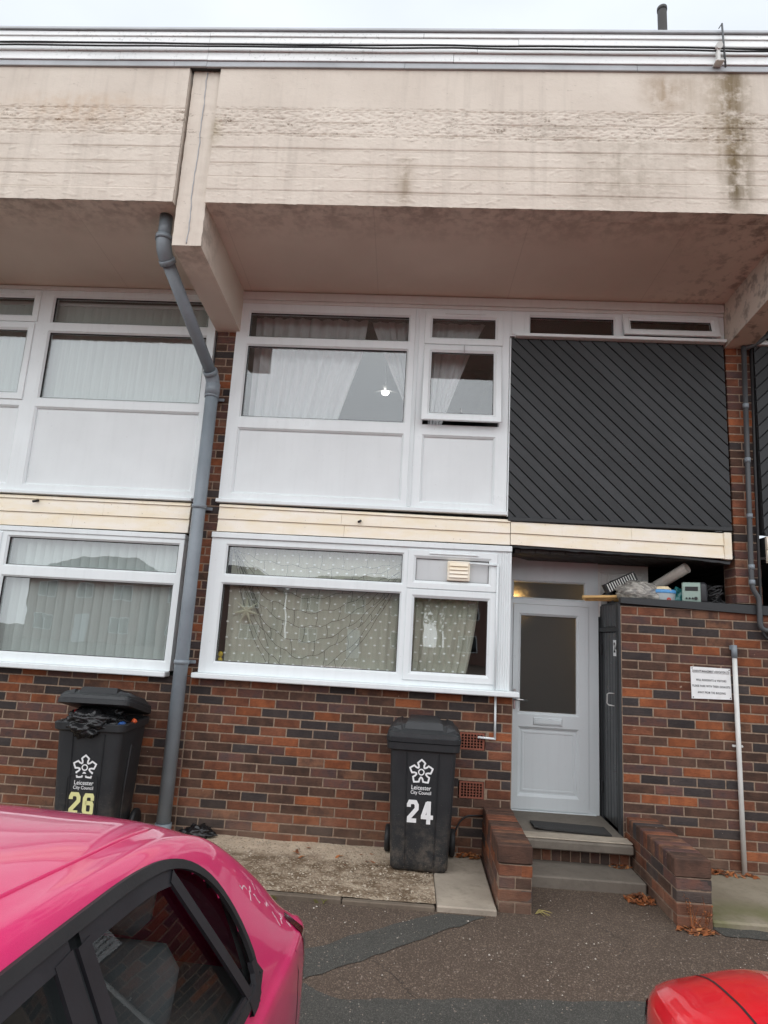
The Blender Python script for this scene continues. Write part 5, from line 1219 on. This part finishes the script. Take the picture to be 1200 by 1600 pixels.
for k in range(16):
    a = random.random()*6; pts = [(4.29+0.09*sin(0.6*i+a)*random.uniform(.6, 1), 0.17+0.08*cos(0.5*i+a*2), 2.15+0.045*(1+sin(0.7*i+a*3))+0.03*(k % 3)) for i in range(10)]
    m.tube(pts, 0.006, 6)
top(m, 'cable_tangle', M_RUBBER, (4.29, 0.17, 2.115), 'tangle of black cables on the store roof beside the appliance', 'cables', norm=False)

# ------------------------------------------------------------------ leaves and weeds
def leaves(label, cx, cy, rx, ry, n, z0, h=0.04):
    m = MB()
    for k in range(n):
        r = sqrt(random.random()); a = random.random()*2*pi; x, y = cx+rx*r*cos(a), cy+ry*r*sin(a); z = z0+0.004+h*(1-r)*random.random()
        L_ = random.uniform(0.014, 0.032); w_ = L_*random.uniform(0.35, 0.6); q = random.random()*2*pi; tl = random.uniform(-.7, .7); c2 = random.uniform(-.5, .8)
        pts = [(-L_, 0, 0), (-L_*.3, -w_, .3*L_*c2), (L_*.5, -w_*.7, .3*L_*c2), (L_, 0, .1*L_), (L_*.5, w_*.7, .3*L_*c2), (-L_*.3, w_, .3*L_*c2)]
        vs = []
        for (px_, py_, pz_) in pts:
            pz2 = pz_+px_*sin(tl)*0.8; vs.append((x+px_*cos(q)-py_*sin(q), y+px_*sin(q)+py_*cos(q), max(z0+0.002, z+pz2)))
        m.add(vs, [(0, 1, 2, 3), (0, 3, 4, 5)])
    top(m, 'fallen_leaves', M_LEAF, (cx, cy, z0), label, 'leaves', kind='stuff', norm=False)
leaves('drift of brown leaves beside the lower step', 3.37, -0.63, 0.10, 0.085, 110, 0.0, 0.05)
leaves('thin brown leaves on the lower step', 3.37, -0.20, 0.09, 0.05, 22, 0.078, 0.012)
leaves('brown leaves at the foot of the mossy wall end', 3.57, -1.07, 0.12, 0.05, 70, 0.0, 0.03)
leaves('brown leaves along the foot of the store wall', 4.10, -0.07, 0.40, 0.06, 130, 0.04, 0.03)
leaves('brown leaves in the corner behind the left low wall', 2.22, -0.10, 0.09, 0.08, 60, 0.036, 0.03)
leaves('few scattered leaves on the gritty concrete strip', 1.2, -0.3, 0.5, 0.2, 14, 0.032, 0.01)
m = MB()
for k in range(16):
    x = 3.60+random.uniform(-.06, .07); y = -1.03+random.uniform(-.03, .01); h = random.uniform(0.06, 0.22); dx = random.uniform(-.05, .05)
    m.tube([(x, y, 0), (x+dx*.4, y-.01, h*.5), (x+dx, y-.02, h)], [0.0022, 0.0018, 0.001], 4)
    for j in range(6):
        t_ = random.uniform(.3, 1); px_, pz_ = x+dx*t_, h*t_; s_ = random.uniform(.005, .011); a = random.random()*6
        m.add([(px_, y-.012, pz_), (px_+s_*cos(a), y-.018, pz_+s_*sin(a)), (px_+s_*1.6*cos(a+.4), y-.014, pz_+s_*1.6*sin(a+.4)), (px_+s_*cos(a+.8), y-.01, pz_+s_*sin(a+.8))], [(0, 1, 2, 3)])
top(m, 'dry_weed', M_LEAF, (3.6, -1.03, 0), 'dry orange weed stalks against the mossy wall end', 'weed', norm=False)
m = MB()
for k in range(14): 
    a = random.uniform(-.9, .6); L_ = random.uniform(.05, .12); m.tube([(2.575, -1.0, 0.003), (2.575+L_*.5*cos(a), -1.0+L_*.5*sin(a), 0.025), (2.575+L_*cos(a), -1.0+L_*sin(a), 0.012)], 0.0015, 3)
top(m, 'dry_grass_tuft', pm('straw', srgb(170, 156, 96), 0.8), (2.58, -1.0, 0), 'small straw-coloured grass tuft at the left low wall end', 'grass tuft', norm=False)
m = MB()
for k in range(26): 
    x = 0.85+random.choice([0, .02, .33])+random.uniform(-.03, .03); a = random.random()*6; L_ = random.uniform(.015, .035); m.tube([(x, -1.095, 0.0), (x+L_*.5*cos(a), -1.10+L_*.3*sin(a), 0.02), (x+L_*cos(a), -1.10+L_*.5*sin(a), 0.024)], 0.0016, 3)
top(m, 'kerb_weed', pm('weed_green', srgb(118, 116, 52), 0.8), (0.9, -1.095, 0), 'tiny green weeds growing along the concrete edging', 'weed', norm=False)

# ------------------------------------------------------------------ cars
def spl(tb, x):
    if x <= tb[0][0]: return tb[0][1]
    if x >= tb[-1][0]: return tb[-1][1]
    for i in range(len(tb)-1):
        if tb[i][0] <= x <= tb[i+1][0]:
            (x1, y1), (x2, y2) = tb[i], tb[i+1]; h = x2-x1; t = (x-x1)/h
            d = (y2-y1)/h
            m1 = d if i == 0 else ((y2-y1)/h+(y1-tb[i-1][1])/(x1-tb[i-1][0]))/2
            m2 = d if i == len(tb)-2 else ((tb[i+2][1]-y2)/(tb[i+2][0]-x2)+d)/2
            return (2*t**3-3*t*t+1)*y1+(t**3-2*t*t+t)*h*m1+(-2*t**3+3*t*t)*y2+(t**3-t*t)*h*m2
def in_poly(p, poly):
    x, y = p; c = False; n = len(poly)
    for i in range(n):
        (x1, y1), (x2, y2) = poly[i], poly[i-1]
        if (y1 > y) != (y2 > y) and x < (x2-x1)*(y-y1)/(y2-y1)+x1: c = not c
    return c
class Car:
    LEN = 3.85
    ZT = [(0,.50),(.03,.58),(.10,.72),(.22,.90),(.40,1.06),(.60,1.20),(.80,1.315),(1.0,1.365),(1.3,1.395),(1.8,1.405),(2.15,1.37),(2.5,1.22),(2.75,1.07),(2.93,.97),(3.2,.925),(3.5,.86),(3.68,.78),(3.80,.64),(3.85,.5)]
    W = [(0,.46),(.03,.58),(.10,.70),(.20,.765),(.40,.80),(.8,.815),(1.6,.82),(2.6,.82),(3.2,.80),(3.5,.75),(3.7,.66),(3.81,.55),(3.85,.44)]
    RG = [(0,.40),(.10,.58),(.22,.645),(.4,.65),(.6,.625),(.8,.59),(1.0,.575),(1.8,.575),(2.2,.575),(2.6,.62),(2.93,.70),(3.2,.715),(3.5,.66),(3.7,.56),(3.85,.36)]
    DLO = [(2.62,.92),(2.35,1.15),(2.05,1.285),(1.8,1.325),(1.41,1.330),(1.20,1.320),(1.08,1.298),(.98,1.255),(.90,1.19),(.85,1.11),(.825,1.03),(.822,.965),(.845,.925),(1.4,.915),(2.2,.912)]
    def __init__(s, crease=0.0): s.crease = crease; s.cache = {}
    def sec(s, t):
        k = round(t, 4)
        if k in s.cache: return s.cache[k]
        zt, W, g_ = spl(s.ZT, t), spl(s.W, t), spl(s.RG, t); g_ = min(g_, W-0.03)
        zg_ = zt-0.052; zb = min(.885, zg_-0.03)
        bon = s.crease if 2.95 < t < 3.7 else 0.0
        P_ = [(0, zt), (.3*g_, zt-.003), (.62*g_, zt-.010+bon), (.86*g_, zt-.030), (g_, zg_), (g_+(W-.03-g_)*.33+.010, zg_+(zb-zg_)*.33), (g_+(W-.03-g_)*.67+.010, zg_+(zb-zg_)*.67), (W-.028, zb), (W-.004, zb-.06*min(1, zt)), (W, min(.55, zb-.1)), (W-.012, .38), (W-.04, .25), (W-.12, .19), (0, .19)]
        out = []; n = len(P_)
        for i in range(n-1):
            p0, p1, p2, p3 = P_[max(i-1, 0)], P_[i], P_[i+1], P_[min(i+2, n-1)]
            sharp = i >= 11
            for j in range(6 if 4 <= i < 7 else 4):
                q = j/(6 if 4 <= i < 7 else 4)
                if sharp: out.append((p1[0]+(p2[0]-p1[0])*q, p1[1]+(p2[1]-p1[1])*q))
                else: out.append(tuple(0.5*((2*b)+(-a+c)*q+(2*a-5*b+4*c-d)*q*q+(-a+3*b-3*c+d)*q**3) for a, b, c, d in zip(p0, p1, p2, p3)))
        out.append(P_[-1]); s.cache[k] = out; return out
    def side_w(s, t, z):
        S_ = s.sec(t)
        for a, b in zip(S_, S_[1:]):
            if a[1] >= z >= b[1] and a[1] > b[1]: return a[0]+(b[0]-a[0])*(a[1]-z)/(a[1]-b[1])
        return S_[-6][0]
    def top_z(s, t, w_):
        S_ = s.sec(t)
        for a, b in zip(S_, S_[1:]):
            if a[0] <= w_ <= b[0] and b[0] > a[0]: return a[1]+(b[1]-a[1])*(w_-a[0])/(b[0]-a[0])
        return S_[0][1]
    def side_pt(s, t, z, sd, off): return (sd*(s.side_w(t, z)+off), -t, z+off*0.25)
    def ribbon(s, mb, pts, width, sd, off, closed=False, m=0):
        n = len(pts); P_ = [Vector(p) for p in pts]; A = []; B = []
        for i in range(n):
            a = P_[i]-P_[i-1] if (closed or i) else P_[1]-P_[0]; b = P_[(i+1) % n]-P_[i] if (closed or i < n-1) else a
            tt = a.normalized()+b.normalized(); tt.normalize(); nn = Vector((-tt.y, tt.x)); A.append(P_[i]+nn*width/2); B.append(P_[i]-nn*width/2)
        R_ = [[s.side_pt(q.x, q.y, sd, 0.0) for q in A], [s.side_pt(q.x, q.y, sd, off) for q in A], [s.side_pt(q.x, q.y, sd, off) for q in B], [s.side_pt(q.x, q.y, sd, 0.0) for q in B]]
        mb.rings(R_, m, closed=closed)
    def build(s, root, paint, dark_glass, rear_lamp=True):
        NT = 150; body = MB(); dlo = s.DLO
        ts = [s.LEN*(k/NT) for k in range(NT+1)]; ts = sorted(set([round(t, 4) for t in ts]+[0.008, 0.018, 0.035, 0.055, 3.842, 3.832, 3.815]))
        for sd in (1, -1):
            n = len(s.sec(1.0)); vs = []; fs = []
            for t in ts: vs += [(sd*w_, -t, z) for w_, z in s.sec(t)]
            for i in range(len(ts)-1):
                for k in range(n-1):
                    c = [vs[i*n+k], vs[i*n+k+1], vs[(i+1)*n+k], vs[(i+1)*n+k+1]]; cy = -sum(q[1] for q in c)/4; cz = sum(q[2] for q in c)/4; cw = abs(sum(q[0] for q in c)/4)
                    if cw > 0.52 and 0.89 < cz < 1.35 and in_poly((cy, cz), dlo): continue
                    f = (i*n+k, i*n+k+1, (i+1)*n+k+1, (i+1)*n+k); fs.append(f if sd < 0 else f[::-1])
            body.add(vs, fs, 0, True)
            for t in (ts[0], ts[-1]): body.add([(sd*w_, -t, z) for w_, z in s.sec(t)]+[(0, -t, .3)], [(k, k+1, n) for k in range(n-1)])
        bo = body.build('body', paint, root, local=True)
        # window rubber, door frames, glass
        fine = []
        for i in range(len(dlo)):
            n_ = len(dlo); p0, a, b, p3 = (Vector(dlo[(i+q) % n_]) for q in (-1, 0, 1, 2)); k = max(2, int((b-a).length/0.03))
            lin = i >= n_-3 or i == 0
            for j in range(k):
                q = j/k
                fine.append(tuple(a.lerp(b, q)) if lin else tuple(0.5*((2*a)+(b-p0)*q+(2*p0-5*a+4*b-p3)*q*q+(3*a-p0-3*b+p3)*q**3)))
        cx_, cz_ = 1.6, 1.08
        shr = lambda p, f: (p[0]+(cx_-p[0])*f*0.35, p[1]+(cz_-p[1])*f)
        top_e = lambda t: spl([(.825,1.05),(.86,1.13),(.93,1.215),(1.04,1.28),(1.18,1.313),(1.41,1.325),(1.8,1.32),(2.05,1.28),(2.35,1.145),(2.60,.94)], t)
        for sd in (1, -1):
            r_ = MB(); s.ribbon(r_, fine, 0.021, sd, 0.012, True); r_.build('window_rubber', M_RUBBER, root, local=True)
            fr = MB()
            tl = [1.445-.0*k for k in range(1)]
            s.ribbon(fr, [(1.10+0.03*k, top_e(1.10+0.03*k)-.022) for k in range(15)], 0.034, sd, 0.006)                   # rear door head
            s.ribbon(fr, [(1.555+0.05*k, top_e(1.555+0.05*k)-.022) for k in range(14)], 0.034, sd, 0.006)                   # front door head
            s.ribbon(fr, [(1.515-.012*k, 1.300-.128*k) for k in range(4)], 0.042, sd, 0.008)
            s.ribbon(fr, [(1.580-.012*k, 1.300-.128*k) for k in range(4)], 0.056, sd, 0.008)
            s.ribbon(fr, [(1.125-.0365*k, 1.285-.0595*k) for k in range(7)], 0.034, sd, 0.010)                             # divider by the quarter light
            s.ribbon(fr, [(.87+.1*k, .932) for k in range(18)], 0.026, sd, 0.008)
            s.ribbon(fr, [(.835, .985), (.838, .955), (.855, .925), (.89, .915), (.93, .913)], 0.034, sd, 0.0135)
            fr.build('door_frame', M_CARBLK, root, local=True)
            def paneq(name, bot, top_, n=14, rows=8):
                gm = MB()
                def fn(u, v):
                    a = bot(u); b = top_(u); t = a[0]+(b[0]-a[0])*v; z = a[1]+(b[1]-a[1])*v; return s.side_pt(t, z, sd, -0.008)
                gm.grid(fn, n, rows); gm.build(name, M_CARGLASS, root, local=True, norm=False)
            paneq('rear_door_glass', lambda u: (.90+.60*u, .92), lambda u: (1.115+.40*u, top_e(1.115+.40*u)-.02))
            paneq('front_door_glass', lambda u: (1.53+1.07*u, .92), lambda u: (1.57+1.01*u, max(.922, top_e(1.57+1.01*u)-.02)))
            paneq('quarter_glass', lambda u: (.895+.23*u, .925+.36*u), lambda u: (spl([(0,.845),(.2,.825),(.5,.855),(.8,.96),(1,1.10)], u), spl([(0,.93),(.2,1.02),(.5,1.12),(.8,1.24),(1,1.298)], u)))
            # shut lines
            for pts_, wd_ in (([(1.55-.02*k, .90-.1*k) for k in range(6)], .006), ([(.84, .90), (.80, .79), (.79, .68), (.80, .58), (.86, .5)], .006), ([(2.62, .88), (2.64, .7), (2.66, .4)], .006), ([(.47, .86), (.43, .78), (.41, .66), (.42, .56), (.46, .5)], .004), ([(.02, .50), (.1, .52), (.3, .535), (.42, .54)], .006)):
                sl = MB(); s.ribbon(sl, pts_, wd_, sd, 0.0015); sl.build('shut_line', M_RUBBER, root, local=True, norm=False)
            for pts_, wd_ in (([(.72-.02*k, .50+.012*k) for k in range(7)]+[(.50-.06*k, .60+.004*k) for k in range(4)], .006), ([(2.95+.05*k, .60-.004*k) for k in range(14)], .007)):
                sl = MB(); sl.rings([[(sd*(w_+d), -t, s.top_z(t, w_+d)+0.0016) for t, w_ in pts_] for d in (-wd_/2, wd_/2)], closed=False); sl.build('shut_line', M_RUBBER, root, local=True, norm=False)
            sl = MB(); sl.tube([(sd*(.455+.012*sin(k*.2)), -(.92+.05*k), s.top_z(.92+.05*k, .455+.012*sin(k*.2))-.001) for k in range(25)], [.001]+[.006]*23+[.001], 8); sl.build('roof_ridge', paint, root, local=True)
            lm = MB(); lm.grid(lambda u, v: s.side_pt(spl([(.60,.13),(.70,.185),(.80,.25),(.90,.335),(1.0,.45)], .60+.34*v)+.012+(.06-.02*v)*u, .60+.34*v, sd, 0.004), 8, 10); lm.build('tail_lamp', M_LAMP, root, local=True, norm=False)
            hm = MB(); hm.grid(lambda u, v: s.side_pt(3.52+.26*u, .56+(.17-.09*u)*v, sd, 0.006), 8, 8); hm.build('head_lamp', M_HLAMP, root, local=True, norm=False)
            mm = MB(); mm.rings([[(sd*(.80+d), -2.52+hy*cos(q), .95+hz*sin(q)) for q in [2*pi*k/14 for k in range(14)]] for d, hy, hz in ((0, .03, .02), (.06, .055, .05), (.16, .06, .06), (.2, .045, .05))], sm=True, cap0=True, cap1=True); mm.build('door_mirror', paint, root, local=True)
            for t in (.68, 3.12):
                wh = MB(); x0 = sd*(spl(s.W, t)-.20); wh.rings([[(x0+sd*d, -t+r*cos(q), .30+r*sin(q)) for q in [2*pi*k/32 for k in range(32)]] for r, d in ((.2, 0), (.29, .01), (.30, .04), (.30, .17), (.285, .20), (.20, .205))], sm=True, cap0=True, cap1=True)
                w_ = wh.build('wheel', M_RUBBER, root, local=True)
                rm = MB(); rm.rings([[(x0+sd*d, -t+r*cos(q), .30+r*sin(q)) for q in [2*pi*k/32 for k in range(32)]] for r, d in ((.205, .203), (.19, .212), (.17, .19), (.06, .20), (.05, .21))], sm=False, cap1=True); rm.build('rim', M_ALLOY, w_, local=True)
                ar = MB(); ar.rings([[(sd*(spl(s.W, t)+d), -t+r*cos(q), .30+r*sin(q)) for q in [pi*k/24 for k in range(25)]] for r, d in ((.335, -.03), (.345, .004), (.325, .006), (.315, -.05))], sm=False, closed=False); ar.build('wheel_arch', M_CARBLK, root, local=True, norm=False)
        for nm, t0, t1 in (('rear_window', .38, .74), ('windscreen', 2.22, 2.88)):
            gm = MB(); gm.grid(lambda u, v: ((2*u-1)*(spl(s.RG, t0+(t1-t0)*v)-.09), -(t0+(t1-t0)*v), s.top_z(t0+(t1-t0)*v, abs(2*u-1)*(spl(s.RG, t0+(t1-t0)*v)-.09))+.004), 20, 12); gm.build(nm, dark_glass, root, local=True, norm=False)
        # cabin lining, seats
        it = MB()
        for sd in (1, -1):
            sec_in = [[(sd*w_*.955, -t, z-.035) for w_, z in s.sec(t)[:34]] for t in [.55+.06*k for k in range(39)]]
            n = len(sec_in[0]); vs = [q for r in sec_in for q in r]; fs = []
            for i in range(len(sec_in)-1):
                for k in range(n-1):
                    c = [vs[i*n+k], vs[i*n+k+1], vs[(i+1)*n+k], vs[(i+1)*n+k+1]]; cy = -sum(q[1] for q in c)/4; cz = sum(q[2] for q in c)/4+.035; cw = abs(sum(q[0] for q in c)/4)
                    if cw > .50 and cz > .86 and any(in_poly((cy+a, cz+b), dlo) for a, b in ((0, 0), (.06, 0), (-.06, 0), (.05, .05), (.05, -.05), (0, -.04), (0, .04))): continue
                    fs.append((i*n+k, i*n+k+1, (i+1)*n+k+1, (i+1)*n+k))
            it.add(vs, fs, 0, True)
        it.box(-.74, .74, -2.9, -.5, .42, .46); it.box(-.72, .72, -.86, -.5, .46, .80)
        it.build('cabin_lining', pm('cabin_grey', srgb(112, 112, 114), 0.9), root, local=True, norm=False)
        for (x0, t0) in ((-.36, 1.95), (.36, 1.95), (-.36, 1.12), (.36, 1.12)):
            se = MB(); se.cbox(x0-.23, x0+.23, -t0-.45, -t0, .46, .62, .05, sm=True)
            b0 = len(se.v); se.cbox(x0-.22, x0+.22, -t0-.02, -t0+.12, .56, 1.04, .05, sm=True); se.cbox(x0-.12, x0+.12, -t0+.0, -t0+.09, 1.06, 1.21, .035, sm=True)
            se.v = se.v[:b0]+[(x, y+(z-.56)*.28, z) for x, y, z in se.v[b0:]]; se.build('seat', M_SEAT, root, local=True)
        sw_ = MB(); sw_.tube([(.36+.17*cos(q), -2.42+.06*sin(q), .90+.16*sin(q)) for q in [2*pi*k/24 for k in range(24)]], .016, 8, closed=True); sw_.build('steering_wheel', M_RUBBER, root, local=True)
        return root
M_BLKGLASS = pm('dark_tinted_glass', (0.012, 0.013, 0.014), 0.04, 0.1, 3, 0.0, 20)
pk = thing('parked_car', 'bright pink hatchback parked tail towards the building, lower left', 'car', (0.60, -2.73, -0.185), radians(-4), 'cars parked on the forecourt')
pc = Car(); pc.build(pk, M_PINK, M_BLKGLASS)
sc_ = MB()
for (t, z, L_, a) in ((.70, 1.12, .05, .3), (.66, 1.09, .045, -.5), (.62, 1.06, .05, .9), (.55, 1.02, .03, .2), (.52, .97, .045, 1.2), (.47, .95, .03, -.2), (.42, .915, .025, .8), (.60, 1.085, .02, 1.4)):
    pc.ribbon(sc_, [(t+L_*q*cos(a), z+L_*q*sin(a)+.006*sin(9*q+t*40)) for q in (-.5, -.25, 0, .25, .5)], .0035, 1, .0012)
o = sc_.build('paint_scuffs', pm('scuffed_primer', (0.62, 0.5, 0.53), 0.7), pk, local=True, norm=False); o['kind'] = 'stuff'
rdc = thing('parked_car', 'bright red car with only its bonnet corner in view, lower right', 'car', (3.21, -6.62, -0.2), radians(180-1.5), 'cars parked on the forecourt')
Car(0.012).build(rdc, M_RED, M_BLKGLASS)

# ------------------------------------------------------------------ the terrace across the way (seen mirrored in the glass)
M_WALLP = pm('pinkish_brick_far', srgb(150, 116, 104), 0.9, 0.12, 0.8, 0.1, 8); M_TILE = pm('grey_roof_tile', srgb(98, 92, 92), 0.85, 0.15, 1.5, 0.2, 12)
def far_house(x0, wd, h, y, label):
    t_ = thing('far_house', label, 'house', (x0+wd/2, y, -0.2), group='houses across the road behind the viewer')
    m = MB(); m.box(x0, x0+wd, y-7, y, -0.2, h); m.build('wall', M_WALLP, t_)
    m = MB(); o = 0.35; m.add([(x0-o, y+o, h), (x0+wd+o, y+o, h), (x0+wd+o, y-7-o, h), (x0-o, y-7-o, h), (x0+2.2, y-3.5, h+1.9), (x0+wd-2.2, y-3.5, h+1.9)], [(0, 1, 5, 4), (1, 2, 5), (2, 3, 4, 5), (3, 0, 4), (0, 3, 2, 1)]); m.build('roof', M_TILE, t_)
    for zz in (0.7, 3.3):
        for k in range(3):
            cx = x0+wd*(k+0.5)/3
            if zz < 1 and k == 1:
                m = MB(); m.cbox(cx-.5, cx+.5, y-.02, y+.06, -0.2, 2.0, .01); m.build('door', M_WHITE, t_); continue
            m = MB(); m.holed(cx-.75, cx+.75, zz, zz+1.25, [(cx-.68, cx-.04, zz+.07, zz+1.18), (cx+.04, cx+.68, zz+.07, zz+1.18)], y+.06, y+.001); w_ = m.build('window', M_WHITE, t_)
            m = MB(); m.box(cx-.7, cx+.7, y+.002, y+.012, zz+.05, zz+1.2); m.build('pane', M_BLKGLASS, w_)
for k, (x0, wd, h) in enumerate(((-30, 9.5, 5.2), (-19, 9.0, 5.0), (-8.5, 11, 4.6), (4.5, 9, 5.3), (15, 9.5, 5.0), (26, 9, 5.2))):
    far_house(x0, wd, h, -46, ('%s of the six plain houses across the road' % ('leftmost', 'second from left', 'third from left, lowest', 'fourth from left', 'fifth from left', 'rightmost')[k]))
tr = thing('tree', 'leafy tree between the houses across the road', 'tree', (3.6, -43, -0.2))
m = MB(); m.tube([(0, 0, 0), (0.1, 0, 1.5), (0, 0.1, 3.2), (0.2, 0, 5.0)], [0.25, 0.2, 0.15, 0.06], 8)
for k in range(7): a = k*0.9; m.tube([(0, 0, 2.2+0.3*k), (cos(a), sin(a), 3.2+0.35*k), (1.8*cos(a), 1.8*sin(a), 4.0+0.35*k)], [0.09, 0.06, 0.03], 6)
m.build('trunk', pm('bark', srgb(84, 70, 58), 0.95), tr, local=True)
m = MB()
for k in range(2600):
    d = Vector((random.gauss(0, 1), random.gauss(0, 1), random.gauss(0, 1))).normalized()*(random.random()**0.4); cl_ = 1+0.35*mn.noise(d*3); c = Vector((d.x*2.7*cl_, d.y*2.7*cl_, 4.9+d.z*2.1*cl_)); q = Vector((random.gauss(0, 1), random.gauss(0, 1), random.gauss(0, 1))).normalized(); u_ = q.orthogonal().normalized()*0.13; v_ = q.cross(u_).normalized()*0.09
    m.add([c-u_, c+v_, c+u_, c-v_], [(0, 1, 2, 3)])
m.build('crown', pm('leaf_green', srgb(96, 108, 58), 0.7, 0.3, 2), tr, local=True, norm=False)
